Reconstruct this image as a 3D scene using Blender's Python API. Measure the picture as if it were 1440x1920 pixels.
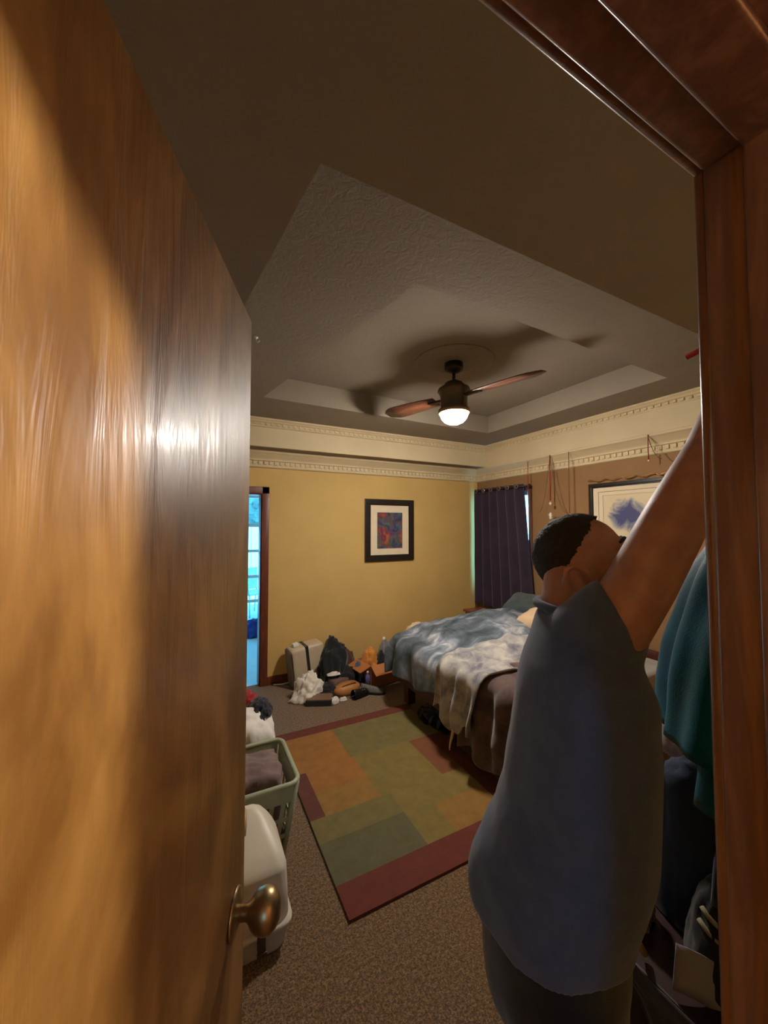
import bpy, bmesh, math, random
from math import radians as rad, sin, cos, pi, sqrt, exp
from mathutils import Vector, Matrix, Quaternion, noise

for o in list(bpy.data.objects): bpy.data.objects.remove(o)
scene = bpy.context.scene
COL = scene.collection

# ------------------------------------------------------------------ camera, world, exposure
cam_d = bpy.data.cameras.new('camera'); cam = bpy.data.objects.new('camera', cam_d); COL.objects.link(cam)
cam_d.sensor_fit = 'VERTICAL'; cam_d.sensor_height = 36; cam_d.lens = 36 * 705 / 1920
cam_d.clip_start = 0.02
cam.location = (0, 0, 1.65); cam.rotation_euler = (rad(92.2), 0, rad(-27.0))
scene.camera = cam
world = bpy.data.worlds.new('sky'); scene.world = world; world.use_nodes = True
bg = world.node_tree.nodes['Background']; bg.inputs[0].default_value = (0.30, 0.66, 1.0, 1); bg.inputs[1].default_value = 11.0
vs = scene.view_settings; vs.view_transform = 'Standard'; vs.look = 'None'; vs.gamma = 1; vs.use_curve_mapping = False
vs.exposure = 0.0
FAN_STRENGTH = 345.0
HALL_STRENGTH = 3000.0
def portal(loc, rot, sx, sy):
    l = bpy.data.lights.new('daylight_portal', 'AREA'); l.shape = 'RECTANGLE'; l.size = sx; l.size_y = sy
    l.cycles.is_portal = True
    o = bpy.data.objects.new('daylight_portal', l); COL.objects.link(o); o.location = loc; o.rotation_euler = rot
portal((0.62, 6.66, 1.1), (rad(-90), 0, 0), 1.9, 2.2)
portal((3.74, 3.58, 1.45), (0, rad(90), 0), 1.2, 0.9)
portal((-.28, -1.17, 1.55), (rad(90), 0, 0), .40, .50)

# ------------------------------------------------------------------ materials
def lin(c):
    return tuple(((v / 255) / 12.92 if v / 255 <= 0.04045 else ((v / 255 + 0.055) / 1.055) ** 2.4) for v in c)
class NT:
    def __init__(s, name):
        s.m = bpy.data.materials.new(name); s.m.use_nodes = True; s.t = s.m.node_tree
        s.b = s.t.nodes['Principled BSDF']; s._c = None
    def n(s, typ, **kw):
        nd = s.t.nodes.new(typ)
        for k, v in kw.items(): setattr(nd, k, v)
        return nd
    def l(s, a, b): s.t.links.new(a, b)
    def coord(s, scale=(1, 1, 1), out='Object'):
        tc = s.n('ShaderNodeTexCoord'); mp = s.n('ShaderNodeMapping'); mp.inputs['Scale'].default_value = scale
        s.l(tc.outputs[out], mp.inputs[0]); return mp.outputs[0]
    def noise(s, vec, scale, detail=4, rough=.55, dist=0):
        nd = s.n('ShaderNodeTexNoise'); nd.inputs['Scale'].default_value = scale; nd.inputs['Detail'].default_value = detail
        nd.inputs['Roughness'].default_value = rough; nd.inputs['Distortion'].default_value = dist
        s.l(vec, nd.inputs['Vector']); return nd.outputs['Fac']
    def ramp(s, fac, stops):
        r = s.n('ShaderNodeValToRGB'); e = r.color_ramp.elements
        while len(e) < len(stops): e.new(.5)
        for el, (p, c) in zip(e, stops): el.position = p; el.color = (*c, 1)
        s.l(fac, r.inputs[0]); return r.outputs[0]
    def bump(s, h, strength=.3, dist=.01):
        b = s.n('ShaderNodeBump'); b.inputs['Strength'].default_value = strength; b.inputs['Distance'].default_value = dist
        s.l(h, b.inputs['Height']); s.l(b.outputs[0], s.b.inputs['Normal'])
    def base(s, sock): s.l(sock, s.b.inputs['Base Color'])
    def p(s, **kw):
        for k, v in kw.items(): s.b.inputs[k].default_value = v
        return s
MAT = {}
def cached(f):
    def g(*a):
        k = (f.__name__,) + a
        if k not in MAT: MAT[k] = f(*a)
        return MAT[k]
    return g
def mul(c, k): return tuple(min(1, v * k) for v in c)
@cached
def plain(name, c, rough=.6, metal=0.0, var=.12, scale=18):
    t = NT(name); v = t.coord(); f = t.noise(v, scale)
    t.base(t.ramp(f, [(.3, mul(c, 1 - var)), (.7, mul(c, 1 + var))])); t.p(Roughness=rough, Metallic=metal)
    t.bump(f, .08, .004); return t.m
@cached
def fabric(name, c, c2=None, scale=4.0, rough=.9):
    t = NT(name); v = t.coord(); f = t.noise(v, scale, 6, .6, .4); w = t.noise(v, 260, 2)
    t.base(t.ramp(f, [(.35, c), (.65, c2 or mul(c, 1.25))])); t.p(Roughness=rough)
    t.b.inputs['Sheen Weight'].default_value = .25; t.b.inputs['Sheen Roughness'].default_value = .5
    t.bump(w, .25, .003); return t.m
@cached
def painted(name, c, scale=140, strength=.25):
    t = NT(name); v = t.coord(); f = t.noise(v, 3, 3); h = t.noise(v, scale, 3)
    t.base(t.ramp(f, [(.3, mul(c, .95)), (.7, mul(c, 1.05))])); t.p(Roughness=.75); t.bump(h, strength, .004); return t.m
@cached
def stucco(name, c):
    t = NT(name); v = t.coord(); f = t.noise(v, 2.5, 3); h = t.noise(v, 26, 4, .6, 1.2)
    t.base(t.ramp(f, [(.3, mul(c, .95)), (.7, mul(c, 1.05))])); t.p(Roughness=.85); t.bump(h, .35, .008); return t.m
@cached
def wood(name, c1, c2, sc, rough=.28, coat=.4, fig=1.0):
    t = NT(name); v = t.coord(sc); f = t.noise(v, 3.0, 7, .6, 1.4 * fig); g = t.noise(v, 14, 4, .5, .6)
    mx = t.n('ShaderNodeMath', operation='MULTIPLY_ADD'); t.l(g, mx.inputs[0]); mx.inputs[1].default_value = .35; t.l(f, mx.inputs[2])
    t.base(t.ramp(mx.outputs[0], [(.42, c1), (.62, mul(c1, 1.25)), (.82, c2)])); t.p(Roughness=rough)
    t.b.inputs['Coat Weight'].default_value = coat; t.b.inputs['Coat Roughness'].default_value = .12
    t.bump(mx.outputs[0], .10, .004)
    if name == 'varnished_birch_door':
        v2 = t.coord((16, 16, 2.2)); h2 = t.noise(v2, 1.6, 4, .6, .8); b2 = t.n('ShaderNodeBump'); b2.inputs['Strength'].default_value = .55; b2.inputs['Distance'].default_value = .006
        t.l(h2, b2.inputs['Height']); t.l(b2.outputs[0], t.b.inputs['Normal']); t.l(b2.outputs[0], t.b.inputs['Coat Normal'])
    return t.m
def carpet_mat():
    t = NT('carpet'); v = t.coord(); f = t.noise(v, 75, 4, .7); g = t.noise(v, 150, 3, .7)
    mx = t.n('ShaderNodeMath', operation='MULTIPLY_ADD'); t.l(g, mx.inputs[0]); mx.inputs[1].default_value = .7; t.l(f, mx.inputs[2])
    dv = t.n('ShaderNodeMath', operation='MULTIPLY'); t.l(mx.outputs[0], dv.inputs[0]); dv.inputs[1].default_value = 1.0
    t.base(t.ramp(dv.outputs[0], [(.70, lin((80, 56, 33))), (.93, lin((134, 101, 64))), (1.0, lin((160, 126, 86)))]))
    t.p(Roughness=.97); t.b.inputs['Sheen Weight'].default_value = .2; t.bump(g, .9, .012); return t.m
@cached
def emissive(name, c, s):
    t = NT(name); t.p(Roughness=.3); t.b.inputs['Base Color'].default_value = (*c, 1)
    t.b.inputs['Emission Color'].default_value = (*c, 1); t.b.inputs['Emission Strength'].default_value = s; return t.m
@cached
def glass(name, c=(.8, .95, 1)):
    m = bpy.data.materials.new(name); m.use_nodes = True; nt = m.node_tree; nt.nodes.clear()
    o = nt.nodes.new('ShaderNodeOutputMaterial'); mix = nt.nodes.new('ShaderNodeMixShader'); tr = nt.nodes.new('ShaderNodeBsdfTransparent')
    gl = nt.nodes.new('ShaderNodeBsdfGlossy'); gl.inputs['Roughness'].default_value = .02; tr.inputs[0].default_value = (*c, 1)
    mix.inputs[0].default_value = .07; nt.links.new(tr.outputs[0], mix.inputs[1]); nt.links.new(gl.outputs[0], mix.inputs[2]); nt.links.new(mix.outputs[0], o.inputs[0])
    return m

M_WALL_A = painted('ochre_wall_paint', lin((212, 176, 106)))
M_WALL_B = painted('brown_wall_paint', lin((150, 112, 72)))
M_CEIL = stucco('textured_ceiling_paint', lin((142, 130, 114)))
M_CREAM = painted('cream_trim_paint', lin((216, 198, 160)), 60, .1)
M_DOOR = wood('varnished_birch_door', lin((98, 66, 27)), lin((148, 110, 57)), (1.1, 1.1, .55), .42, .06, 1.6)
M_TRIM = wood('stained_trim_wood', lin((92, 60, 44)), lin((126, 86, 62)), (8, 8, .8), .28, .5)
M_TRIM_RED = wood('red_brown_trim_wood', lin((92, 44, 30)), lin((124, 62, 40)), (8, 8, .8), .4, .2)
M_CARPET = carpet_mat()
M_BLACK = fabric('black_cloth', lin((16, 15, 17)), lin((30, 28, 30)))
M_WHITE_CLOTH = fabric('white_cloth', lin((214, 204, 188)), lin((232, 224, 212)))
M_BRASS = plain('aged_brass', lin((158, 136, 98)), .36, .95, .15)
M_BRONZE = plain('dark_bronze_metal', lin((58, 46, 38)), .4, .7)
M_BEDWOOD = wood('dark_cherry_bed_wood', lin((58, 26, 18)), lin((84, 38, 26)), (4, .8, 6), .4, .2)

# ------------------------------------------------------------------ object helpers
def tag(o, label=None, cat=None, group=None, kind=None):
    if label: o['label'] = label
    if cat: o['category'] = cat
    if group: o['group'] = group
    if kind: o['kind'] = kind
    return o
def link(name, me, mat=None, parent=None, smooth=False):
    o = bpy.data.objects.new(name, me); COL.objects.link(o)
    if mat and not me.materials: me.materials.append(mat)
    if smooth:
        for p in me.polygons: p.use_smooth = True
    if parent: o.parent = parent
    return o
def from_bm(name, bm, mat=None, parent=None, smooth=False):
    bmesh.ops.recalc_face_normals(bm, faces=bm.faces)
    me = bpy.data.meshes.new(name); bm.to_mesh(me); bm.free(); return link(name, me, mat, parent, smooth)
def empty(name, loc=(0, 0, 0), rz=0):
    o = bpy.data.objects.new(name, None); COL.objects.link(o); o.location = loc; o.rotation_euler = (0, 0, rz)
    o.empty_display_size = .05; return o
def box_bm(lo, hi, bevel=0, seg=2, bm=None):
    b2 = bmesh.new(); bmesh.ops.create_cube(b2, size=1)
    lo = Vector(lo); hi = Vector(hi); c = (lo + hi) / 2; d = hi - lo
    for v in b2.verts: v.co = Vector((v.co.x * d.x, v.co.y * d.y, v.co.z * d.z)) + c
    if bevel: bmesh.ops.bevel(b2, geom=b2.edges[:], offset=bevel, segments=seg, affect='EDGES', profile=.6)
    if bm is None: return b2
    me = bpy.data.meshes.new('t'); b2.to_mesh(me); b2.free(); bm.from_mesh(me); bpy.data.meshes.remove(me); return bm
def box(name, lo, hi, mat, parent=None, bevel=0, seg=2, smooth=False):
    return from_bm(name, box_bm(lo, hi, bevel, seg), mat, parent, smooth)
def poly_prism(name, pts, z0, z1, mat, parent=None, bevel=0):
    bm = bmesh.new(); a = [bm.verts.new((x, y, z0)) for x, y in pts]; b = [bm.verts.new((x, y, z1)) for x, y in pts]
    n = len(pts); bm.faces.new(a); bm.faces.new(b)
    for i in range(n): bm.faces.new((a[i], a[(i + 1) % n], b[(i + 1) % n], b[i]))
    if bevel: bmesh.ops.bevel(bm, geom=bm.edges[:], offset=bevel, segments=2, affect='EDGES')
    return from_bm(name, bm, mat, parent)
def ring_prism(name, outer, inner, z0, z1, mat, parent=None):
    """flat ring (outer/inner 4-corner loops) with thickness"""
    bm = bmesh.new(); n = len(outer)
    V = [[bm.verts.new((x, y, z)) for x, y in lp] for z in (z0, z1) for lp in (outer, inner)]
    o0, i0, o1, i1 = V
    for k in range(n):
        j = (k + 1) % n
        bm.faces.new((o0[k], o0[j], i0[j], i0[k])); bm.faces.new((o1[k], i1[k], i1[j], o1[j]))
        bm.faces.new((o0[k], o1[k], o1[j], o0[j])); bm.faces.new((i0[k], i0[j], i1[j], i1[k]))
    return from_bm(name, bm, mat, parent)
def lathe_bm(prof, seg=32, bm=None, mtx=None):
    bm = bm or bmesh.new(); rings = []
    for r, z in prof:
        if r < 1e-5: rings.append([bm.verts.new((0, 0, z))])
        else: rings.append([bm.verts.new((r * cos(2 * pi * k / seg), r * sin(2 * pi * k / seg), z)) for k in range(seg)])
    for a, b in zip(rings, rings[1:]):
        for k in range(seg):
            j = (k + 1) % seg
            q = [a[k % len(a)], a[j % len(a)], b[j % len(b)], b[k % len(b)]]
            q = list(dict.fromkeys(q))
            if len(q) > 2: bm.faces.new(q)
    for rg in (rings[0], rings[-1]):
        if len(rg) > 2: bm.faces.new(rg)
    if mtx is not None:
        vs_ = [v for rg in rings for v in rg]
        for v in vs_: v.co = mtx @ v.co
    return bm
def lathe(name, prof, mat, parent=None, loc=(0, 0, 0), seg=32, mtx=None):
    m = Matrix.Translation(loc) if mtx is None else mtx
    return from_bm(name, lathe_bm(prof, seg, None, m), mat, parent, True)
def frame_of(d, up=Vector((0, 0, 1))):
    d = d.normalized()
    if abs(d.dot(up)) > .95: up = Vector((1, 0, 0))
    s = d.cross(up).normalized(); return s, s.cross(d).normalized()
def tube_bm(pts, rad_, seg=10, bm=None, flat=1.0):
    bm = bm or bmesh.new(); P = [Vector(p) for p in pts]; R = rad_ if hasattr(rad_, '__len__') else [rad_] * len(P)
    rings = []; prev = None
    for i, p in enumerate(P):
        d = (P[min(i + 1, len(P) - 1)] - P[max(i - 1, 0)]).normalized()
        if prev is None: s, u = frame_of(d)
        else:
            s = (prev - d * prev.dot(d)); s = s.normalized() if s.length > 1e-6 else frame_of(d)[0]; u = s.cross(d)
        prev = s
        rings.append([bm.verts.new(p + (s * cos(2 * pi * k / seg) + u * sin(2 * pi * k / seg) * flat) * R[i]) for k in range(seg)])
    for a, b in zip(rings, rings[1:]):
        for k in range(seg): bm.faces.new((a[k], a[(k + 1) % seg], b[(k + 1) % seg], b[k]))
    bm.faces.new(rings[0][::-1]); bm.faces.new(rings[-1]); return bm
def tube(name, pts, r, mat, parent=None, seg=10, flat=1.0):
    return from_bm(name, tube_bm(pts, r, seg, None, flat), mat, parent, True)
def grid(name, nu, nv, fn, mat, parent=None, thick=0, smooth=True, sub=0):
    vs_ = [fn(i / nu, j / nv) for i in range(nu + 1) for j in range(nv + 1)]
    fs = [(i * (nv + 1) + j, (i + 1) * (nv + 1) + j, (i + 1) * (nv + 1) + j + 1, i * (nv + 1) + j + 1) for i in range(nu) for j in range(nv)]
    me = bpy.data.meshes.new(name); me.from_pydata([tuple(v) for v in vs_], [], fs); me.update()
    o = link(name, me, mat, parent, smooth)
    if thick:
        md = o.modifiers.new('thickness', 'SOLIDIFY'); md.thickness = thick; md.offset = 0
    if sub: md = o.modifiers.new('sub', 'SUBSURF'); md.levels = sub; md.render_levels = sub
    return o
def fbm(x, y, z, oct_=4):
    s = 0; a = 1; f = 1
    for _ in range(oct_): s += a * noise.noise(Vector((x * f, y * f, z * f))); a *= .5; f *= 2
    return s
def heap(name, c, r, mat, seed=0, fold=.22, lump=.3, freq=2.2, floor=None, sub=5, parent=None, rot=0, spike=0, boxy=1.0):
    """crumpled cloth: a dome of folds resting on z = c.z"""
    bm = bmesh.new(); bmesh.ops.create_icosphere(bm, subdivisions=sub, radius=1)
    for v in bm.verts:
        d = v.co.normalized(); q = d * freq + Vector((seed * 7.3, seed * 3.1, seed * 1.7))
        k = 1 + lump * fbm(q.x * .6, q.y * .6, q.z * .6, 3)
        ridge = 1 - abs(noise.noise(q * 1.3)) * 2
        ridge2 = 1 - abs(noise.noise(q * 3.1 + Vector((9, 4, 2)))) * 2
        k += fold * (ridge - .3) + fold * .4 * (ridge2 - .3)
        if spike: k += spike * max(0, noise.noise(q * 1.1 + Vector((5, 5, 5)))) ** 1 * 1.6
        kz = 1 + (k - 1) * min(1, .16 / r[2])
        if boxy != 1.0:
            m = max(abs(d.x), abs(d.y), abs(d.z)) ** -1; m = 1 + (m - 1) * boxy; d0 = d; d = d * m
        x, y, z = d.x * r[0] * k, d.y * r[1] * k, max(d.z, -.12) * r[2] * kz
        if d.z < -.12: z = -.02 * r[2]
        x, y = x * cos(rot) - y * sin(rot), x * sin(rot) + y * cos(rot)
        v.co = Vector((c[0] + x, c[1] + y, c[2] + max(z, 0) + .004))
    return from_bm(name, bm, mat, parent, True)
def struct(o): o['kind'] = 'structure'; return o

# ------------------------------------------------------------------ room constants (metres)
XL, XB, YD0, YD1, YA = -0.62, 3.56, 0.075, 0.195, 4.10     # left wall, right wall, door wall faces, back wall
ZS, Z2, Z3 = 2.44, 2.71, 2.90                              # soffit, first tray step, top of tray
OPX0, OPX1, OPZ = -0.19, 0.494, 2.04                        # bedroom doorway
HY = -1.05                                                 # hall back wall
SY = 6.50                                                  # sunroom far wall

# ------------------------------------------------------------------ floors and walls
struct(box('floor', (XL - .1, -1.15, -.1), (XB + .15, YA + .06, 0), M_CARPET))
def walls(name, boxes, mat):
    bm = bmesh.new()
    for lo, hi in boxes: box_bm(lo, hi, 0, 2, bm)
    return struct(from_bm(name, bm, mat))
DX0, DX1, DZ = -.20, .655, 2.0                             # sunroom doorway in the back wall
walls('wall_back', [((XL, YA, 0), (DX0, YA + .12, 3.05)), ((DX1, YA, 0), (XB, YA + .12, 3.05)), ((DX0, YA, DZ), (DX1, YA + .12, 3.05))], M_WALL_A)
WY0, WY1, WZ0, WZ1 = 3.19, 4.02, .85, 2.08                 # window in the right wall
walls('wall_right', [((XB, -1.15, 0), (XB + .12, WY0, 3.05)), ((XB, WY1, 0), (XB + .12, YA + .12, 3.05)), ((XB, WY0, 0), (XB + .12, WY1, WZ0)), ((XB, WY0, WZ1), (XB + .12, WY1, 3.05))], M_WALL_B)
walls('wall_left', [((XL - .12, -1.15, 0), (XL, YA + .12, 3.05))], M_WALL_A)
walls('wall_front', [((XL, YD0, 0), (OPX0 - .02, YD1, 3.05)), ((OPX1 + .02, YD0, 0), (XB, YD1, 3.05)), ((OPX0 - .02, YD0, OPZ + .02), (OPX1 + .02, YD1, 3.05))], M_WALL_A)
walls('wall_hall', [((XL, HY - .1, 0), (-.48, HY, 2.6)), ((-.08, HY - .1, 0), (XB, HY, 2.6)), ((-.48, HY - .1, 0), (-.08, HY, 1.30)), ((-.48, HY - .1, 1.80), (-.08, HY, 2.6))], M_WALL_B)
# ceiling: hall slab, soffit ring, tray rings, top
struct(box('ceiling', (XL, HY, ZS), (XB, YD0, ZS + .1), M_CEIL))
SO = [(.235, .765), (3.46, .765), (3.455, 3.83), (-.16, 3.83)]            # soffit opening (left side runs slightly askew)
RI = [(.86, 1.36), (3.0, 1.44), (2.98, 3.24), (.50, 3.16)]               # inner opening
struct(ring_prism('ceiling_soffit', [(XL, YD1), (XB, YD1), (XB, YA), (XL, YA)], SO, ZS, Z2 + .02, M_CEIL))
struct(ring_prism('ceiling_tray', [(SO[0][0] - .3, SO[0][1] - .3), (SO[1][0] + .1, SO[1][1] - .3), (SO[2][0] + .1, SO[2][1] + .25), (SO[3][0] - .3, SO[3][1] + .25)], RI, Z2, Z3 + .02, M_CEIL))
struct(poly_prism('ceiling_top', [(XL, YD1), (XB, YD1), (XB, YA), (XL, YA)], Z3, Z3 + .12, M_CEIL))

# crown mouldings with dentils: a profile swept along a straight run, blocks as separate pieces
def crown(name, a, b, inward, ztop, prof, mat, dent=None, dw=.026, pitch=.055):
    a = Vector((*a, 0)); b = Vector((*b, 0)); n = Vector((*inward, 0)); bm = bmesh.new()
    A = [bm.verts.new(a + n * u + Vector((0, 0, ztop + z))) for u, z in prof]
    B = [bm.verts.new(b + n * u + Vector((0, 0, ztop + z))) for u, z in prof]
    k = len(prof)
    for i in range(k): bm.faces.new((A[i], A[(i + 1) % k], B[(i + 1) % k], B[i]))
    bm.faces.new(A); bm.faces.new(B[::-1])
    o = struct(from_bm(name, bm, mat))
    if dent:
        d = b - a; L = d.length; d.normalize(); u0, u1, z0, z1 = dent; me = None
        N = int(L / pitch)
        for i in range(N):
            c = a + d * (pitch * (i + .5))
            if me is None:
                bm = bmesh.new(); box_bm((-dw / 2, 0, z0), (dw / 2, u1 - u0, z1), .002, 1, bm)
                me = bpy.data.meshes.new('dentil_block'); bm.to_mesh(me); bm.free()
            q = link('dentil_block', me, mat, o)
            q.matrix_world = Matrix.Translation(c + n * u0 + Vector((0, 0, ztop))) @ Matrix(((d.x, n.x, 0, 0), (d.y, n.y, 0, 0), (0, 0, 1, 0), (0, 0, 0, 1)))
    return o
PW = [(0, 0), (.105, 0), (.105, -.022), (.085, -.035), (.062, -.055), (.040, -.075), (.034, -.085), (.034, -.098), (.018, -.102), (.018, -.142), (.028, -.146), (.026, -.165), (.012, -.172), (0, -.175)]
DW = (.016, .032, -.138, -.104)
crown('trim_1', (XL, YA), (XB, YA), (0, -1), ZS, PW, M_CREAM, DW)
crown('trim_2', (XB, YA), (XB, YD1), (-1, 0), ZS, PW, M_CREAM, DW)
crown('trim_3', (XL, YD1), (XB, YD1), (0, 1), ZS, PW, M_CREAM)
PT = [(0, 0), (.05, 0), (.05, -.014), (.036, -.022), (.026, -.036), (.012, -.040), (.012, -.066), (.02, -.070), (.016, -.080), (0, -.084)]
DT = (.011, .024, -.064, -.042)
crown('trim_4', (SO[3][0], 3.805), (SO[2][0], 3.805), (0, -1), Z2, PT, M_CREAM, DT)
crown('trim_5', (SO[2][0], SO[2][1]), (SO[1][0], SO[1][1]), (-1, 0), Z2, PT, M_CREAM, DT)
# cream riser lining the visible sides of the tray
struct(box('trim_6', (SO[3][0], 3.805, ZS - .004), (SO[2][0], 3.84, Z2), M_CREAM))
struct(box('trim_7', (SO[2][0] - .008, SO[1][1], ZS - .004), (SO[2][0] + .03, SO[2][1], Z2), M_CREAM))
# baseboards
def base(name, lo, hi): return struct(box(name, lo, hi, M_TRIM_RED, None, .004))
base('baseboard_back', (DX1 + .07, YA - .016, 0), (XB, YA, .085))
base('baseboard_right', (XB - .016, YD1, 0), (XB, YA - .016, .085))
base('baseboard_front', (OPX1 + .08, YD1, 0), (XB - .016, YD1 + .016, .085))
base('baseboard_left', (XL, YD1, 0), (XL + .016, YA, .085))

# ------------------------------------------------------------------ bedroom doorway: jambs, stops, casing
bv = .006
struct(box('trim_8', (OPX1, YD0, 0), (OPX1 + .02, YD1 + .002, OPZ + .02), M_TRIM, None, .004, 3, True))
struct(box('trim_9', (OPX0 - .02, YD0, 0), (OPX0, YD1 + .002, OPZ + .02), M_TRIM, None, .004, 3, True))
struct(box('trim_10', (OPX0, YD0, OPZ), (OPX1, YD1 + .002, OPZ + .02), M_TRIM, None, .004, 3, True))
struct(box('trim_11', (OPX1 - .011, .112, 0), (OPX1, .160, OPZ), M_TRIM, None, .004, 3, True))
struct(box('trim_12', (OPX0, .112, OPZ - .011), (OPX1, .160, OPZ), M_TRIM, None, .004, 3, True))
struct(box('trim_13', (OPX1 + .006, YD1, 0), (OPX1 + .07, YD1 + .014, OPZ + .07), M_TRIM, None, .006, 3, True))
struct(box('trim_14', (OPX0 - .07, YD1, OPZ + .006), (OPX1 + .07, YD1 + .014, OPZ + .07), M_TRIM, None, .006, 3, True))
struct(box('trim_15', (OPX0 - .07, YD1, 0), (OPX0 - .006, YD1 + .014, OPZ + .07), M_TRIM, None, .006, 3, True))
struct(box('trim_16', (OPX1 + .006, YD0 - .014, 0), (OPX1 + .07, YD0, OPZ + .07), M_TRIM, None, .006, 3, True))
struct(box('trim_17', (OPX0 - .07, YD0 - .014, OPZ + .006), (OPX1 + .07, YD0, OPZ + .07), M_TRIM, None, .006, 3, True))
struct(box('trim_18', (OPX0 - .07, YD0 - .014, 0), (OPX0 - .006, YD0, OPZ + .07), M_TRIM, None, .006, 3, True))

# door leaf (local: x along the leaf from hinge, y = thickness, hall face at y = 0 side -y)
DF = Vector((.092, .721)); DD = Vector((.361, .932)).normalized(); DLEN = .60
hinge = DF - DD * DLEN
dang = math.atan2(DD.y, DD.x)
dr = empty('door_1', (hinge.x, hinge.y, 0), dang); struct(dr)
tag(dr, 'varnished amber birch flush door standing open at the left', 'door')
box('door_leaf', (0, 0, .012), (DLEN, .035, 2.03), M_DOOR, dr, .0025, 2, True)
def knob(side):
    y = 0 if side < 0 else .035; e = -1 if side < 0 else 1
    m = Matrix.Translation((DLEN - .062, y, 1.035)) @ Matrix.Rotation(rad(90) * (1 if e < 0 else -1), 4, 'X')
    k = lathe('door_knob', [(0.0115, 0), (.0115, .020), (.014, .024), (.0220, .030), (.0275, .037), (.0300, .046), (.0300, .052), (.0278, .060), (.0220, .067), (.0120, .072), (0, .0735)], M_BRASS, dr, seg=32, mtx=m)
    tag(k, 'aged brass door knob')
    lathe('knob_rosette', [(.033, 0), (.0325, .003), (.029, .0055), (.022, .0065), (.015, .010), (.012, .011)], M_BRASS, k, seg=32, mtx=m)
knob(-1); knob(1)
box('latch_plate', (DLEN, .006, 1.0), (DLEN + .0015, .029, 1.07), M_BRASS, dr)
for z in (.25, 1.05, 1.80): tube('hinge', [(-.004, .038, z - .045), (-.004, .038, z + .045)], .006, M_BRASS, dr)

# ------------------------------------------------------------------ sunroom beyond the back wall and its doorway
M_TILE = plain('pale_tile_floor', lin((196, 204, 206)), .35, 0, .05, 6)
M_SWALL = painted('pale_sunroom_paint', lin((196, 200, 196)))
struct(box('floor_sunroom', (-1.3, YA + .06, -.1), (2.4, SY + .06, 0), M_TILE))
walls('wall_sunroom', [((-1.4, YA + .12, 0), (-1.3, SY + .1, 2.6)), ((2.4, YA + .12, 0), (2.5, SY + .1, 2.6)), ((-1.3, SY, 0), (-.25, SY + .1, 2.6)), ((1.5, SY, 0), (2.4, SY + .1, 2.6)), ((-.25, SY, 2.2), (1.5, SY + .1, 2.6))], M_SWALL)
struct(box('ceiling_sunroom', (-1.4, YA + .12, 2.5), (2.5, SY + .1, 2.6), M_SWALL))
for i, (lo, hi) in enumerate([((DX1 - .018, YA - .006, 0), (DX1, YA + .126, DZ)), ((DX0, YA - .006, 0), (DX0 + .018, YA + .126, DZ)), ((DX0, YA - .006, DZ - .018), (DX1, YA + .126, DZ)),
        ((DX1 - .008, YA - .020, 0), (DX1 + .066, YA, DZ + .066)), ((DX0 - .066, YA - .020, 0), (DX0 + .008, YA, DZ + .066)), ((DX0 - .066, YA - .020, DZ - .008), (DX1 + .066, YA, DZ + .066))]):
    struct(box('trim_%d' % (19 + i), lo, hi, M_TRIM_RED, None, .004, 2, True))
# glazed exterior doors with rows of panes
M_PVC = plain('white_door_frame', lin((206, 214, 214)), .4, 0, .04)
gd = struct(empty('window_1', (0, SY, 0))); tag(gd, 'white glazed sunroom doors with rows of panes', 'window')
Z_ROWS = [(.06, .40), (.45, .80), (.85, 1.22), (1.27, 1.64), (1.70, 2.12)]
cols = [(-.19, .14), (.18, .58), (.70, 1.06), (1.10, 1.45)]
for x0, x1 in [(-.25, -.19), (.58, .70), (1.45, 1.5)]: box('stile', (x0, .02, 0), (x1, .07, 2.2), M_PVC, gd, .004)
box('top_rail', (-.19, .02, 2.12), (1.45, .07, 2.2), M_PVC, gd); box('bottom_rail', (-.19, .02, 0), (1.45, .07, .06), M_PVC, gd)
for x0, x1 in [(.14, .18), (1.06, 1.10)]: box('mullion', (x0, .03, .06), (x1, .06, 2.12), M_PVC, gd)
for (a, b), (c, d) in zip(Z_ROWS, Z_ROWS[1:]):
    for x0, x1 in [(-.19, .58), (.70, 1.45)]: box('muntin', (x0, .03, b), (x1, .06, c), M_PVC, gd, .004)
MG = glass('tinted_window_glass', (.62, .93, 1.0))
pm = None
for x0, x1 in cols:
    for z0, z1 in Z_ROWS: box('pane', (x0 + .002, .042, z0 + .002), (x1 - .002, .048, z1 - .002), MG, gd)
# outside: porch deck, bright yard, added white fence, hedge
M_DECK = plain('grey_blue_deck_boards', lin((150, 160, 165)), .7)
porch = struct(empty('porch_deck', (0, 0, 0)))
for i in range(12): box('deck_board', (-1.6, SY + .12 + i * .155, -.06), (3.2, SY + .12 + i * .155 + .145, -.01), M_DECK, porch)
struct(box('porch_roof', (-1.6, SY + .1, 2.55), (3.2, SY + 2.0, 2.68), M_PVC))
struct(box('yard_ground', (-14, SY + 2.0, -.25), (20, SY + 16, -.12), plain('pale_concrete_yard', lin((226, 226, 220)), .9, 0, .04, 2)))
fen = empty('added_white_fence', (3, SY + 7, -.12)); tag(fen, 'white board fence added outside before the hedge to whiten the panes', 'fence')
M_FEN = plain('white_fence_paint', lin((232, 232, 228)), .7, 0, .03)  # fence is added as a bright object so the middle panes turn white
for i in range(40): box('fence_board', (-6 + i * .30, -.02, .03), (-6 + i * .30 + .285, .01, 1.76), M_FEN, fen)
for z in (.4, 1.4): box('fence_rail', (-6, .01, z), (6, .05, z + .09), M_FEN, fen)
for i in range(6): box('fence_post', (-5.9 + i * 2.35, .01, 0), (-5.8 + i * 2.35, .11, 1.80), M_FEN, fen)
M_LEAF = plain('hedge_leaves', lin((104, 124, 122)), .7, 0, .4, 9)
random.seed(4)
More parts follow.
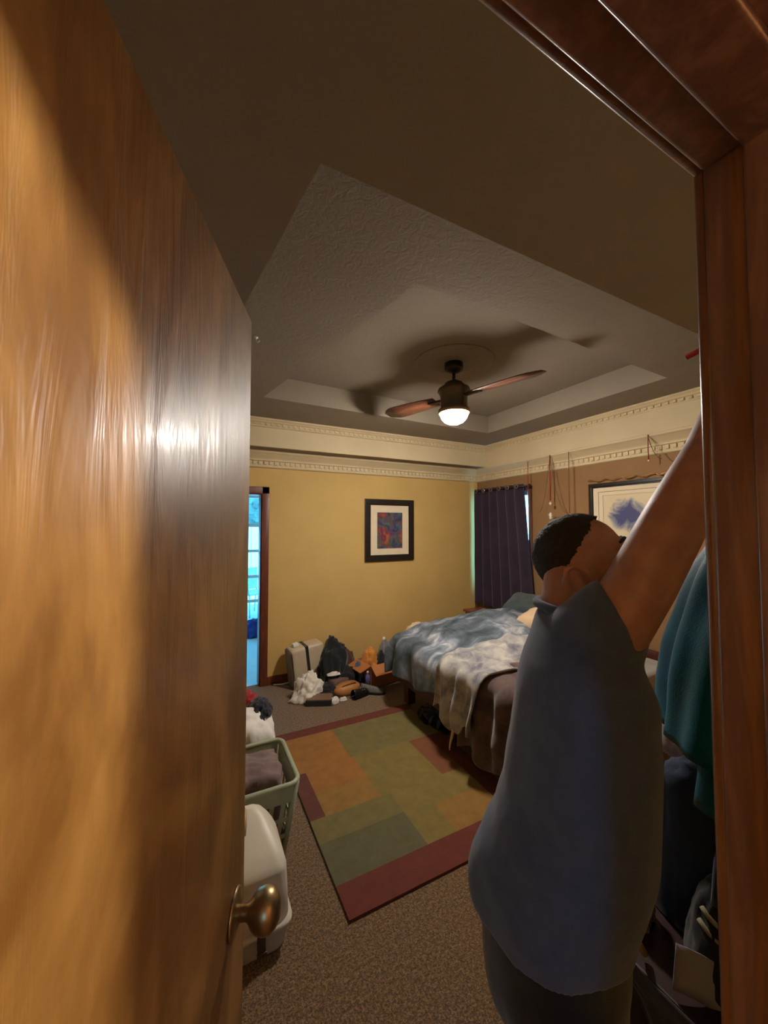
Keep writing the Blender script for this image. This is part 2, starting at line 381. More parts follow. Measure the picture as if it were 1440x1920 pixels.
hb = bmesh.new()
for i in range(2600):
    p = Vector((random.uniform(-3, 9), SY + 9 + random.uniform(-.5, .6), random.uniform(-.1, 5.2))); s = random.uniform(.10, .22)
    a = Quaternion((random.random() - .5, random.random() - .5, random.random() - .5, random.random() - .5)).normalized()
    q = [hb.verts.new(p + a @ Vector(v) * s) for v in ((-1, 0, 0), (0, .5, .1), (1, 0, 0), (0, -.5, .1))]; hb.faces.new(q)
hedge = empty('tall_hedge', (3, SY + 9, -.12)); tag(hedge, 'tall green hedge outside beyond the glazed sunroom doors', 'hedge')
hf = from_bm('foliage', hb, M_LEAF, hedge); hf.matrix_parent_inverse = Matrix.Translation((-3, -SY - 9, .12)); hf['kind'] = 'stuff'
hc = box('hedge_core', (-3, SY + 9.0, -.12), (9, SY + 9.5, 5.0), M_LEAF, hedge, .2, 3); hc.matrix_parent_inverse = Matrix.Translation((-3, -SY - 9, .12))
# things on the sunroom floor
tb = heap('sports_bag', (.88, 6.05, 0), (.22, .16, .22), fabric('royal_blue_nylon', lin((28, 48, 120))), 3); tag(tb, 'blue duffel bag on the sunroom floor by the glazed doors', 'bag')
chair = empty('patio_chair', (1.05, 7.5, -.01), .5); tag(chair, 'pale folding patio chair on the porch outside the glazed doors', 'chair')
M_CH = plain('pale_blue_chair_plastic', lin((170, 186, 192)), .5)
box('seat', (-.24, -.22, .40), (.24, .22, .43), M_CH, chair, .01)
bk = box('backrest', (-.24, .20, .45), (.24, .23, .86), M_CH, chair, .01)
for sx in (-1, 1):
    tube('leg', [(sx * .22, -.20, 0), (sx * .22, -.18, .41)], .013, M_CH, chair); tube('leg', [(sx * .22, .26, 0), (sx * .22, .20, .46)], .013, M_CH, chair)
    tube('armrest', [(sx * .25, -.2, .41), (sx * .26, -.2, .60), (sx * .26, .2, .62)], .013, M_CH, chair)

# ------------------------------------------------------------------ window behind the curtain
w2 = struct(empty('window_2', (XB, 0, 0))); tag(w2, 'narrow bright window behind the dark curtain', 'window')
box('window_frame', (.03, WY0, WZ0), (.09, WY0 + .04, WZ1), M_PVC, w2); box('window_frame', (.03, WY1 - .04, WZ0), (.09, WY1, WZ1), M_PVC, w2)
box('window_frame', (.03, WY0 + .04, WZ1 - .05), (.09, WY1 - .04, WZ1), M_PVC, w2); box('window_frame', (.03, WY0 + .04, WZ0), (.09, WY1 - .04, WZ0 + .05), M_PVC, w2)
box('meeting_rail', (.035, WY0 + .04, 1.44), (.085, WY1 - .04, 1.49), M_PVC, w2)
box('pane', (.058, WY0 + .04, WZ0 + .05), (.063, WY1 - .04, 1.44), MG, w2); box('pane', (.058, WY0 + .04, 1.49), (.063, WY1 - .04, WZ1 - .05), MG, w2)
box('window_sill', (-.03, WY0 - .03, WZ0 - .03), (.03, WY1 + .03, WZ0), M_CREAM, w2, .004)
for i, (y0, y1, z0, z1) in enumerate([(WY0 - .05, WY0, WZ0, WZ1 + .05), (WY0, WY1, WZ1, WZ1 + .05)]):
    struct(box('trim_%d' % (30 + i), (XB - .014, y0, z0), (XB, y1, z1), M_TRIM, None, .003))

w3 = struct(empty('window_3', (-.28, HY, 1.55))); tag(w3, 'small square window in the hall wall', 'window')
for lo, hi in [((-.20, -.08, -.25), (-.17, -.04, .25)), ((.17, -.08, -.25), (.20, -.04, .25)), ((-.17, -.08, .22), (.17, -.04, .25)), ((-.17, -.08, -.25), (.17, -.04, -.22))]: box('window_frame', lo, hi, M_PVC, w3)
box('pane', (-.17, -.063, -.22), (.17, -.058, .22), MG, w3)
# curtain with grommets on a rod
M_CURT = fabric('dark_purple_curtain_cloth', lin((42, 30, 46)), lin((54, 38, 56)))
rod = empty('curtain_rod', (XB - .085, 3.55, 2.125)); tag(rod, 'dark bronze curtain rod along the brown wall', 'curtain rod')
tube('rod', [(0, -.42, 0), (0, .50, 0)], .010, M_BRONZE, rod)
lathe('finial', [(.010, 0), (.016, .006), (.020, .018), (.016, .030), (0, .036)], M_BRONZE, rod, seg=16, mtx=Matrix.Translation((0, -.42, 0)) @ Matrix.Rotation(rad(90), 4, 'X'))
for y in (-.39, .46): box('bracket', (-.008, y - .01, -.02), (.085, y + .01, .008), M_BRONZE, rod)
cu = empty('window_curtain', (XB - .085, 3.63, .61)); tag(cu, 'dark purple grommet curtain hanging in the corner beside the bed', 'curtain')
def curt(u, v):
    z = (2.155 - .61) * v
    yr = -.575 + .14 * v; yl = .425
    y = yr + (yl - yr) * u
    amp = .030 + .014 * (1 - v)
    x = amp * sin(u * 2 * pi * 6.0) + .008 * noise.noise(Vector((u * 9, v * 3, 1)))
    return (x, y + .004 * noise.noise(Vector((u * 5, v * 5, 7))), z)
grid('curtain_cloth', 120, 40, curt, M_CURT, cu, .004)
for k in range(6):
    u = (k + .5) / 6; y = -.435 + .86 * u
    bm = bmesh.new(); tube_bm([(.0 + .0, y + .021 * cos(a), 1.515 + .021 * sin(a)) for a in [2 * pi * i / 16 for i in range(17)]], .0055, 6, bm)
    g = from_bm('grommet', bm, plain('brushed_steel', lin((190, 180, 165)), .25, 1.0), cu, True); g.location.x = -.036

# ------------------------------------------------------------------ ceiling fan with light
FX, FY = 1.757, 2.276
fan = empty('ceiling_fan', (FX, FY, Z3)); tag(fan, 'dark bronze two-blade ceiling fan with a lit glass bowl lamp', 'ceiling fan')
lathe('ceiling_medallion', [(0, 0), (.30, 0), (.30, -.006), (.27, -.012), (.25, -.006), (.19, -.006), (.17, -.016), (.15, -.008), (.11, -.010), (0, -.010)], M_CEIL, fan, seg=48)
lathe('canopy', [(0, -.008), (.070, -.008), (.072, -.05), (.066, -.068), (.03, -.082), (.014, -.084)], M_BRONZE, fan)
tube('downrod', [(0, 0, -.08), (0, 0, -.15)], .0125, M_BRONZE, fan)
lathe('motor_housing', [(.012, -.135), (.03, -.142), (.065, -.160), (.085, -.185), (.118, -.205), (.124, -.222), (.112, -.240), (.102, -.262), (.100, -.34), (.104, -.352), (.104, -.372), (.06, -.376)], plain('bronze_motor_shell', lin((92, 80, 66)), .42, .6), fan, seg=40)
lathe('lamp_ring', [(.096, -.362), (.119, -.366), (.121, -.392), (.112, -.396), (.096, -.385)], M_BRASS, fan, seg=40)
M_LAMP = emissive('lit_lamp_glass', (1.0, .92, .82), FAN_STRENGTH)
lathe('lamp_bowl', [(.108, -.384), (.106, -.402), (.094, -.432), (.072, -.456), (.040, -.472), (0, -.478)], M_LAMP, fan, seg=28)
M_BLADE = wood('reddish_fan_blade_wood', lin((84, 48, 32)), lin((120, 74, 48)), (1.2, 6, 6), .45, .1)
for a in (rad(110), rad(288)):
    bl = empty('blade_mount', (0, 0, -.262), a); bl.parent = fan
    bm = bmesh.new()
    top = []
    N = 14
    for i in range(N + 1):
        x = .16 + .52 * i / N; w = (.055 + .035 * sin(pi * min(1, i / N * 1.1) * .5)) * (1 if i < N - 2 else (.92 if i == N - 2 else .74 if i == N - 1 else .40))
        top.append((x, w))
    for i, (x, w) in enumerate(top): top[i] = (bm.verts.new((x, w, w * .20)), bm.verts.new((x, -w, -w * .20)))
    for p, q in zip(top, top[1:]): bm.faces.new((p[0], p[1], q[1], q[0]))
    b = from_bm('fan_blade', bm, M_BLADE, fan, True); b.parent = fan; b.location = (0, 0, -.262); b.rotation_euler = (0, 0, a)
    b.modifiers.new('t', 'SOLIDIFY').thickness = .008
    bpy.data.objects.remove(bl)
    br = box('blade_bracket', (.085, -.022, -.012), (.23, .022, .0), M_BRONZE, fan, .004); br.location = (0, 0, -.266); br.rotation_euler = (0, 0, a)

hook = empty('ceiling_hook', (.299, 2.167, Z2)); tag(hook, 'tiny white hook screwed in the ceiling near the open door', 'hook')
M_WPL = plain('white_plastic', lin((225, 224, 218)), .4, 0, .04)
lathe('hook_plate', [(0, 0), (.012, 0), (.012, -.004), (0, -.006)], M_WPL, hook, seg=16)
tube('hook_arm', [(0, 0, -.004), (0, 0, -.016)] + [(.009 - .009 * cos(a), 0, -.016 - .011 * sin(a)) for a in [pi * k / 8 for k in range(1, 9)]], .0028, M_WPL, hook, 8)

# hall ceiling lamp (the light that falls on the door from behind the camera)
HLX, HLY = 1.18, -.333
hl = empty('hall_ceiling_lamp', (HLX, HLY, ZS)); tag(hl, 'round frosted ceiling lamp in the hall outside the bedroom', 'lamp')
lathe('lamp_base', [(0, 0), (.06, 0), (.06, -.02), (.04, -.03), (0, -.03)], M_BRASS, hl)
lathe('lamp_globe', [(.012, -.028), (.022, -.05), (.030, -.075), (.026, -.098), (.014, -.110), (0, -.113)], emissive('lit_hall_globe', (1.0, .86, .66), HALL_STRENGTH), hl, seg=20)

# ------------------------------------------------------------------ pictures
def picture(name, origin, rz, w, h, fw, mat_frame, label, art, matw, matc, arth=None, extra=None):
    p = empty(name, origin, rz); tag(p, label, 'picture')       # local: x right, z up, y towards the wall (front at y = 0)
    bm = bmesh.new()
    for lo, hi in [((-w / 2, 0, -h / 2), (w / 2, .026, -h / 2 + fw)), ((-w / 2, 0, h / 2 - fw), (w / 2, .026, h / 2)), ((-w / 2, 0, -h / 2 + fw), (-w / 2 + fw, .026, h / 2 - fw)), ((w / 2 - fw, 0, -h / 2 + fw), (w / 2, .026, h / 2 - fw))]:
        box_bm(lo, hi, .004, 2, bm)
    from_bm('picture_frame', bm, mat_frame, p)
    bm = bmesh.new(); f2 = .012; a, b = w / 2 - fw, h / 2 - fw
    for lo, hi in [((-a, .006, -b), (a, .02, -b + f2)), ((-a, .006, b - f2), (a, .02, b)), ((-a, .006, -b + f2), (-a + f2, .02, b - f2)), ((a - f2, .006, -b + f2), (a, .02, b - f2))]: box_bm(lo, hi, .002, 1, bm)
    from_bm('inner_lip', bm, mat_frame, p)
    ax, az0, az1 = art
    mt = ring2 = bmesh.new()
    for lo, hi in [((-a, .013, -b), (a, .017, az0)), ((-a, .013, az1), (a, .017, b)), ((-a, .013, az0), (-ax, .017, az1)), ((ax, .013, az0), (a, .017, az1))]: box_bm(lo, hi, 0, 1, mt)
    from_bm('mat_board', mt, matc, p)
    box('print', (-ax - .002, .019, az0 - .002), (ax + .002, .022, az1 + .002), extra, p)
    box('backing', (-a, .0225, -b), (a, .0255, b), matc, p)
    return p
def abstract_art():
    t = NT('abstract_print'); v = t.coord((1, 1, 1))
    f = t.noise(v, 9, 3, .5, .8); vo = t.n('ShaderNodeTexVoronoi'); vo.inputs['Scale'].default_value = 16; t.l(v, vo.inputs['Vector'])
    a = t.ramp(f, [(.30, lin((58, 52, 66))), (.42, lin((72, 78, 100))), (.50, lin((92, 98, 112))), (.58, lin((122, 62, 64))), (.68, lin((168, 96, 84))), (.78, lin((70, 60, 90)))])
    mx = t.n('ShaderNodeMixRGB', blend_type='OVERLAY'); mx.inputs[0].default_value = .35; t.l(a, mx.inputs[1]); t.l(vo.outputs['Color'], mx.inputs[2]); t.base(mx.outputs[0]); t.p(Roughness=.3); return t.m
def floral_art():
    t = NT('blue_floral_print'); v = t.coord((1, 1, 1))
    f = t.noise(v, 5.5, 5, .6, 1.6)
    gd_ = t.n('ShaderNodeTexGradient', gradient_type='SPHERICAL'); mp = t.n('ShaderNodeMapping'); tc = t.n('ShaderNodeTexCoord')
    mp.inputs['Scale'].default_value = (3.6, 0.01, 4.2); mp.inputs['Location'].default_value = (.12, 0, -.35); t.l(tc.outputs['Object'], mp.inputs[0]); t.l(mp.outputs[0], gd_.inputs[0])
    ml = t.n('ShaderNodeMath', operation='MULTIPLY'); t.l(f, ml.inputs[0]); t.l(gd_.outputs['Fac'], ml.inputs[1])
    t.base(t.ramp(ml.outputs[0], [(.16, lin((226, 208, 172))), (.24, lin((150, 148, 160))), (.34, lin((84, 86, 128)))])); t.p(Roughness=.3); return t.m
M_PBLACK = plain('black_picture_frame_wood', lin((30, 26, 22)), .35, 0, .15)
M_MATB = plain('cream_mat_board', lin((232, 214, 182)), .8, 0, .03)
picture('framed_print', (2.165, YA - .028, 1.606), 0, .675, .75, .062, M_PBLACK, 'black framed colourful abstract print with cream mat on the ochre wall', (.175, -.225, .215), 0, M_MATB, extra=abstract_art())
pb = picture('framed_drawing', (XB - .028, 2.02, 1.68), rad(-90), .80, .78, .032, M_PBLACK, 'dark framed blue floral drawing on the brown wall above the bed', (.26, -.29, .27), 0, M_MATB, extra=floral_art())
# thin inner line on the mat of the drawing
bm = bmesh.new()
for lo, hi in [((-.305, .0115, .302), (.305, .013, .307)), ((-.305, .0115, -.335), (.305, .013, -.33)), ((-.305, .0115, -.33), (-.30, .013, .302)), ((.30, .0115, -.33), (.305, .013, .302))]: box_bm(lo, hi, 0, 1, bm)
from_bm('mat_line', bm, plain('bronze_mat_line', lin((150, 122, 84)), .5), pb)
gar = empty('tinsel_garland', (XB - .02, 2.02, 2.085)); tag(gar, 'thin gold tinsel garland draped along the top of the framed drawing', 'garland')
random.seed(9)
gp = [(-.016 + .006 * random.random(), .40 - .80 * i / 40, .012 + .010 * sin(i * .9) + .006 * random.random()) for i in range(41)]
M_GOLD = plain('gold_tinsel', lin((190, 150, 90)), .3, .8)
tube('tinsel_strand', gp, [.004 + .003 * random.random() for _ in gp], M_GOLD, gar, 6)

# hanging ornaments on red cords from the crown moulding
M_CORD = plain('red_cord', lin((150, 52, 44)), .7); M_TAN_CORD = plain('tan_cord', lin((112, 84, 52)), .7)
M_CRYS = plain('clear_crystal_drop', lin((235, 225, 205)), .08, 0, .03)
def sun(y, z0, z1, beads, label, cord=M_CORD, r=.005, swag=None):
    X = XB - .112
    s = empty('hanging_ornament', (X, y, z0)); tag(s, label, 'ornament', 'hanging ornaments along the brown wall')
    tube('cord', [(0, 0, 0), (.0, .002, (z1 - z0) * .5), (0, 0, z1 - z0)], r, cord, s, 6)
    lathe('pin', [(0, 0), (.006, 0), (.006, -.006), (0, -.008)], M_BRASS, s, seg=10)
    for z, rr in beads: lathe('crystal', [(0, rr * 1.2), (rr * .5, rr * .8), (rr, 0), (rr * .6, -rr * .9), (0, -rr * 1.5)], M_CRYS, s, (0, 0, z - z0), 8)
    if swag:
        for dy, dz in swag: tube('swag_cord', [(0, dy * k / 8, -.02 + (dz * (1 - (1 - k / 8) ** 2))) for k in range(9)], .003, M_TAN_CORD, s, 6)
    return s
sun(2.80, 2.425, 1.93, [(1.90, .017), (1.775, .024), (1.745, .018)], 'red cord with bright crystal drops, hanging above the man\'s head', M_CORD, .006, [(-.20, -.62), (.16, -.60)])
sun(3.10, 2.40, 1.90, [(1.89, .010)], 'red cord hanging beside the edge of the dark curtain', M_CORD, .004)
sun(2.57, 2.42, 1.78, [(1.77, .010)], 'thin red cord hanging nearest to the framed drawing', M_TAN_CORD, .004)
sun(1.81, 2.43, 2.22, [(2.21, .008)], 'short red cord above the framed drawing beside the raised arm', M_CORD, .004, [(-.10, -.20)])

# ------------------------------------------------------------------ rug
rug_cols = {'red': (98, 44, 32), 'ochre': (134, 98, 44), 'orange': (142, 94, 40), 'green': (108, 96, 54), 'olive': (118, 100, 50), 'grey': (90, 84, 56), 'rust': (112, 66, 40), 'plum': (90, 48, 38)}
def rug_mat(n, c):
    t = NT('rug_' + n + '_wool'); v = t.coord(); f = t.noise(v, 14, 5, .7); g = t.noise(v, 200, 2)
    t.base(t.ramp(f, [(.3, mul(lin(c), .88)), (.7, mul(lin(c), 1.18))])); t.p(Roughness=.95); t.bump(g, .5, .006); return t.m
rm = {k: rug_mat(k, c) for k, c in rug_cols.items()}; keys = list(rm)
RX0, RX1, RY0, RY1 = .61, 1.80, 1.515, 3.06
def rug_col(x, y):
    if y < 1.68: return 'red'
    if y > 2.955: return 'red'
    if x < .70 and y < 2.52 and y > 2.10: return 'plum'
    if x > 1.66 and y < 2.53: return 'red'
    if x > 1.50 and 2.10 < y < 2.53: return 'rust'
    if x > 1.03 and y > 2.54: return 'green'
    if x < 1.05 and y > 2.10: return 'orange' if y > 2.30 else 'ochre'
    if x < 1.11 and y < 2.10: return 'grey' if y < 1.93 else 'green'
    return 'olive' if y > 1.9 else 'ochre' if x > 1.3 else 'olive'
xs = sorted({RX0, .70, 1.03, 1.05, 1.11, 1.30, 1.50, 1.66, RX1} | {RX0 + (RX1 - RX0) * k / 10 for k in range(11)})
ys = sorted({RY0, 1.68, 1.9, 1.93, 2.10, 2.30, 2.52, 2.53, 2.54, 2.955, RY1} | {RY0 + (RY1 - RY0) * k / 12 for k in range(13)})
me = bpy.data.meshes.new('area_rug'); V = []; Fc = []; idx = []
for y in ys:
    for x in xs: V.append((x, y, .013 + .0012 * noise.noise(Vector((x * 4, y * 4, 0)))))
nx = len(xs)
for j in range(len(ys) - 1):
    for i in range(nx - 1):
        Fc.append((j * nx + i, j * nx + i + 1, (j + 1) * nx + i + 1, (j + 1) * nx + i)); idx.append(keys.index(rug_col((xs[i] + xs[i + 1]) / 2, (ys[j] + ys[j + 1]) / 2)))
me.from_pydata(V, [], Fc)
for k in keys: me.materials.append(rm[k])
for p, i in zip(me.polygons, idx): p.material_index = i
rug = link('area_rug', me); tag(rug, 'rug with olive, ochre and rust colour blocks and a dark red border', 'rug')
sd = rug.modifiers.new('t', 'SOLIDIFY'); sd.thickness = .012; sd.offset = -1

# ------------------------------------------------------------------ bed
BX0, BX1, BY0, BY1 = 1.79, 3.46, 1.62, 3.20
bed = empty('bed', ((BX0 + BX1) / 2, (BY0 + BY1) / 2, 0)); tag(bed, 'dark cherry wood bed frame with mattress against the brown wall', 'bed')
bo = Matrix.Translation((-(BX0 + BX1) / 2, -(BY0 + BY1) / 2, 0))
def bpart(o): o.matrix_parent_inverse = bo; return o
bpart(box('foot_rail', (BX0, BY0, .17), (BX0 + .035, BY1, .34), M_BEDWOOD, bed, .004))
bpart(box('side_rail', (BX0 + .035, BY0, .17), (BX1, BY0 + .03, .34), M_BEDWOOD, bed, .004)); bpart(box('side_rail', (BX0 + .035, BY1 - .03, .17), (BX1, BY1, .34), M_BEDWOOD, bed, .004))
bpart(box('headboard', (BX1, BY0 - .03, 0), (BX1 + .05, BY1, .60), M_BEDWOOD, bed, .006))
for x, y in [(BX0 + .06, BY0 + .08), (BX0 + .06, BY1 - .10), (BX1 - .12, BY0 + .08), (BX1 - .12, BY1 - .08), (BX0 + .06, 2.40)]:
    bpart(box('leg', (x - .04, y - .04, 0), (x + .04, y + .04, .17), M_BEDWOOD, bed, .004))
bpart(box('mattress', (BX0 + .02, BY0 + .02, .30), (BX1 - .01, BY1 - .02, .55), fabric('mattress_ticking', lin((150, 145, 140))), bed, .05, 4, True))

def plaid():
    t = NT('blue_grey_comforter_cloth'); v = t.coord((1.0, 2.6, 1.2)); v2 = t.coord((2.4, .9, 1.2))
    f = t.noise(v, 1.9, 5, .6, .9); g = t.noise(v2, 2.0, 4, .6, .7)
    a = t.n('ShaderNodeMath', operation='MULTIPLY_ADD'); t.l(g, a.inputs[0]); a.inputs[1].default_value = .55; t.l(f, a.inputs[2])
    t.base(t.ramp(a.outputs[0], [(.56, lin((52, 61, 66))), (.68, lin((78, 89, 96))), (.76, lin((98, 108, 118))), (.86, lin((136, 142, 154))), (.96, lin((192, 192, 188)))]))
    t.p(Roughness=.85); t.bump(t.noise(t.coord(), 240, 2), .2, .003); return t.m
def drape_profile(s, L0, ztop, hem_z, x_edge, r=.06):
    """distance s from the hem up over the bed edge: returns (x offset from the edge, z)"""
    drop = ztop - hem_z
    if s < drop - r: return (0, hem_z + s)
    q = s - (drop - r); arc = r * pi / 2
    if q < arc: a = q / r; return (r - r * cos(a), ztop - r + r * sin(a))
    return (r + q - arc, ztop)
def comforter(u, v):
    # v: 0 far side (wall) .. 1 near end of the blue part; u: hem .. pillow
    y = 3.33 - 1.12 * v
    hem = .25 + .13 * v + .03 * sin(v * 9)
    s = u * 1.75; ex, z = drape_profile(s, 0, .60, hem, 0, .09)
    x = 1.705 + ex + .03 * sin(v * 17) * max(0, 1 - u * 4)
    hp = 0
    hp += .15 * exp(-((x - 2.55) / .45) ** 2 - ((y - 2.85) / .35) ** 2)
    hp += .07 * exp(-((x - 2.1) / .3) ** 2 - ((y - 2.5) / .25) ** 2) + .08 * exp(-((x - 3.1) / .35) ** 2 - ((y - 2.9) / .5) ** 2)
    z += hp * min(1, max(0, (u - .18) * 6))
    n = fbm(x * 2.6, y * 2.6, 3.1, 3); rg = 1 - abs(noise.noise(Vector((x * 4.2 + .8 * y, y * 3.0 - x, 8)))) * 2
    k = min(1, max(0, (u - .12) * 5)); z += (.04 * n + .045 * rg) * k
    x += (.025 * fbm(y * 4, z * 2, 1.7, 2) + .018 * sin(y * 22 + 2 * z)) * (1 - k)
    # far side falls over the edge
    if y > 3.20: e = (y - 3.20) / .13; z -= .30 * e * e * min(1, max(0, (u - .1) * 5))
    return (x, y if y <= 3.2 else 3.20 + (y - 3.2) * .55, z)
cf = grid('comforter', 150, 100, comforter, plaid(), None, .03); tag(cf, 'blue and grey plaid comforter heaped over the foot of the bed', 'comforter')
def blanket(u, v):
    y = 2.44 - .46 * v - .22 * u
    hem = .22 + .14 * abs(v - .45) + .03 * sin(v * 25)
    s = u * 1.25; ex, z = drape_profile(s, 0, .665, hem, 0, .10)
    x = 1.655 + ex + .012 * sin(v * 30) * max(0, 1 - u * 2)
    n = fbm(x * 3.1 + 5, y * 3.1, 1.1, 3); rg = 1 - abs(noise.noise(Vector((x * 6, y * 5.0 + x, 3)))) * 2
    k = min(1, max(0, (u - .2) * 5)); z += (.035 * n + .035 * rg) * k
    z += .10 * exp(-((x - 2.35) / .35) ** 2 - ((y - 2.25) / .25) ** 2) * k
    x += (.03 * fbm(y * 6, z * 3, 4.7, 2) + .02 * sin(y * 40 + 3 * z)) * (1 - k)
    return (x, y, z)
M_KNIT = fabric('pale_grey_lilac_knit', lin((110, 108, 118)), lin((188, 182, 172)), 9.0)
bk_ = grid('throw_blanket', 130, 80, blanket, M_KNIT, None, .016); tag(bk_, 'pale grey knitted throw bunched over the comforter and hanging off the foot of the bed', 'blanket')
def quilt(u, v):
    y = 2.16 - .70 * v; hem = .12 + .03 * sin(v * 13)
    s = u * 1.3; ex, z = drape_profile(s, 0, .64, hem, 0, .09)
    x = 1.70 + ex; k = min(1, max(0, (u - .34) * 6))
    z += .03 * fbm(x * 3, y * 3, 9, 3) * k + .05 * exp(-((x - 2.1) / .3) ** 2 - ((y - 1.95) / .25) ** 2) * k
    x += (.028 * fbm(y * 5, z * 3, 2.2, 3) + .022 * sin(y * 34 + 2.5 * z)) * (1 - k)
    return (x, y, z)
ql = grid('quilt', 130, 90, quilt, fabric('mauve_brown_quilt_cloth', lin((66, 48, 46)), lin((104, 80, 74)), 9.0), None, .02); tag(ql, 'mauve brown quilt hanging in folds off the near end of the bed', 'quilt')
tube('q', [(0, 0, 0), (0, 0, .1)], .01, M_BLACK) if False else None
strap = grid('cloth_strip', 14, 2, lambda u, v: (1.665 + .012 * sin(u * 5) , 2.20 + .035 * (v - .5) * (1.2 - u) + .02 * u, .30 - .235 * u), fabric('cream_strip_cloth', lin((190, 166, 128))), None, .006)
tag(strap, 'narrow cream cloth strip hanging below the throw at the foot of the bed', 'cloth strip')
def pillow(name, c, size, rot, mat, label, seed=0):
    bm = bmesh.new(); bmesh.ops.create_cube(bm, size=2); bmesh.ops.subdivide_edges(bm, edges=bm.edges[:], cuts=14, use_grid_fill=True)
    for v in bm.verts:
        x, y, z = v.co; e = max(abs(x), abs(y)); puff = (max(0, (1 - x ** 4)) * max(0, (1 - y ** 4))) ** .45
        pinch = 1 - .08 * (1 - abs(x)) * (abs(y) > .9) - .08 * (1 - abs(y)) * (abs(x) > .9)
        v.co = Vector((x * size[0] * pinch, y * size[1] * pinch, z * size[2] * (.12 + .88 * puff) * (1 + .15 * fbm(x * 2 + seed, y * 2, z, 2))))
    o = from_bm(name, bm, mat, None, True); o.location = c; o.rotation_euler = rot; tag(o, label, 'pillow'); return o
pillow('pillow', (2.98, 2.46, .74), (.17, .27, .10), (0, rad(-12), rad(10)), fabric('cream_pillow_case', lin((214, 176, 136)), lin((226, 196, 158))), 'cream pillow leaning at the head of the bed behind the man')
pillow('pillow', (3.24, 2.96, .78), (.18, .22, .09), (0, rad(-25), .2), fabric('slate_pillow_case', lin((54, 66, 68)), lin((74, 86, 88))), 'slate green pillow at the head of the bed under the curtain')
# nightstand in the corner
ns = empty('nightstand', (3.36, 3.72, 0)); tag(ns, 'low reddish wooden nightstand in the corner under the curtain', 'nightstand')
M_NS = wood('reddish_nightstand_wood', lin((120, 62, 40)), lin((150, 84, 54)), (3, 3, 3), .4, .2)
box('cabinet_body', (-.16, -.30, .06), (.10, .22, .54), M_NS, ns, .004); box('top', (-.18, -.32, .54), (.10, .24, .57), M_NS, ns, .005)
for z0, z1 in ((.09, .29), (.31, .51)):
    d = box('drawer', (-.175, -.28, z0), (-.16, .20, z1), M_NS, ns, .003); lathe('knob', [(.006, 0), (.008, .012), (.013, .018), (.010, .025), (0, .027)], M_BRASS, d, seg=14, mtx=Matrix.Translation((-.175, -.04, (z0 + z1) / 2)) @ Matrix.Rotation(rad(-90), 4, 'Y'))
for x in (-.14, .08):
    for y in (-.28, .20): box('foot', (x - .02, y - .02, 0), (x + .02, y + .02, .06), M_NS, ns)
# sandals under the bed
M_SOLE = plain('black_rubber_sole', lin((18, 17, 17)), .5); M_BUCKLE = plain('shiny_buckle_metal', lin((200, 195, 185)), .2, 1.0)
def sandal(c, rz, label):
    s = empty('sandal', c, rz); tag(s, label, 'sandal', 'black sandals under the bed')
    pts = [(.13 * cos(a), (.045 if cos(a) > 0 else .036) * sin(a)) for a in [2 * pi * k / 24 for k in range(24)]]
    poly_prism('sole', pts, 0, .025, M_SOLE, s, .004)
    for x, h in ((.05, .055), (-.05, .07)):
        st = grid('strap', 4, 16, lambda u, v, x=x, h=h: (x + .03 * (u - .5), .046 * cos(pi * v), .02 + h * sin(pi * v)), M_SOLE, s, .004)
        box('buckle', (x - .012, -.012, .02 + h), (x + .012, .012, .024 + h), M_BUCKLE, st, .001)
sandal((1.80, 2.78, .001), rad(70), 'black sandal under the bed, farther from the man'); sandal((1.82, 2.60, .001), rad(95), 'black sandal under the bed, nearer to the man')
hp_ = heap('dark_cloth', (2.02, 2.62, 0), (.2, .25, .13), M_BLACK, 12); tag(hp_, 'black cloth stuffed under the bed behind the sandals', 'cloth')

# ------------------------------------------------------------------ clutter along the ochre wall
cs = empty('storage_case', (1.09, 3.93, .02), rad(4)); tag(cs, 'beige hard case with a black strap leaning on the ochre wall', 'case')
M_BEIGE = plain('beige_case_plastic', lin((196, 178, 150)), .5, 0, .06); M_GREYSIDE = plain('grey_case_side', lin((120, 104, 88)), .6)
a = box('case_shell', (-.15, -.10, 0), (.20, .10, .40), M_BEIGE, cs, .035, 4, True); a.rotation_euler = (0, rad(-7), 0)
a = box('end_panel', (-.165, -.095, .01), (-.12, .095, .385), M_GREYSIDE, cs, .03, 4, True); a.rotation_euler = (0, rad(-7), 0)
a = box('strap', (.0, -.104, -.002), (.032, .104, .404), M_BLACK, cs, .004); a.rotation_euler = (0, rad(-7), 0)
a = box('carry_handle', (-.10, -.03, .40), (-.04, .03, .438), M_WPL, cs, .012, 3, True); a.rotation_euler = (0, rad(-7), 0)
def cloth(name, c, r, mat, label, cat='clothing', **kw):
    o = heap(name, c, r, mat, **kw); tag(o, label, cat); return o
cloth('black_coat', (1.34, 3.78, 0), (.15, .13, .47), M_BLACK, 'tall black coat slumped against the beige case', 'coat', seed=2, fold=.2, lump=.4, freq=2.6)
cloth('black_sweater', (1.50, 3.72, 0), (.17, .10, .17), fabric('black_wool', lin((20, 18, 20))), 'low black sweater lying to the right of the slumped coat', 'sweater', seed=5)
cloth('white_shirt', (1.02, 3.62, 0), (.13, .10, .20), M_WHITE_CLOTH, 'crumpled white shirt with stiff points on the floor before the case', 'shirt', seed=7, fold=.22, spike=.22, freq=2.3)
cloth('black_scarf', (1.20, 3.60, 0), (.10, .08, .10), M_BLACK, 'black scarf bundle between the white shirt and the flat brown bag', 'scarf', seed=8)
fb = empty('shallow_box', (1.09, 3.47, .0), rad(-24)); tag(fb, 'flat brown box with black sides on the carpet before the white shirt', 'box')
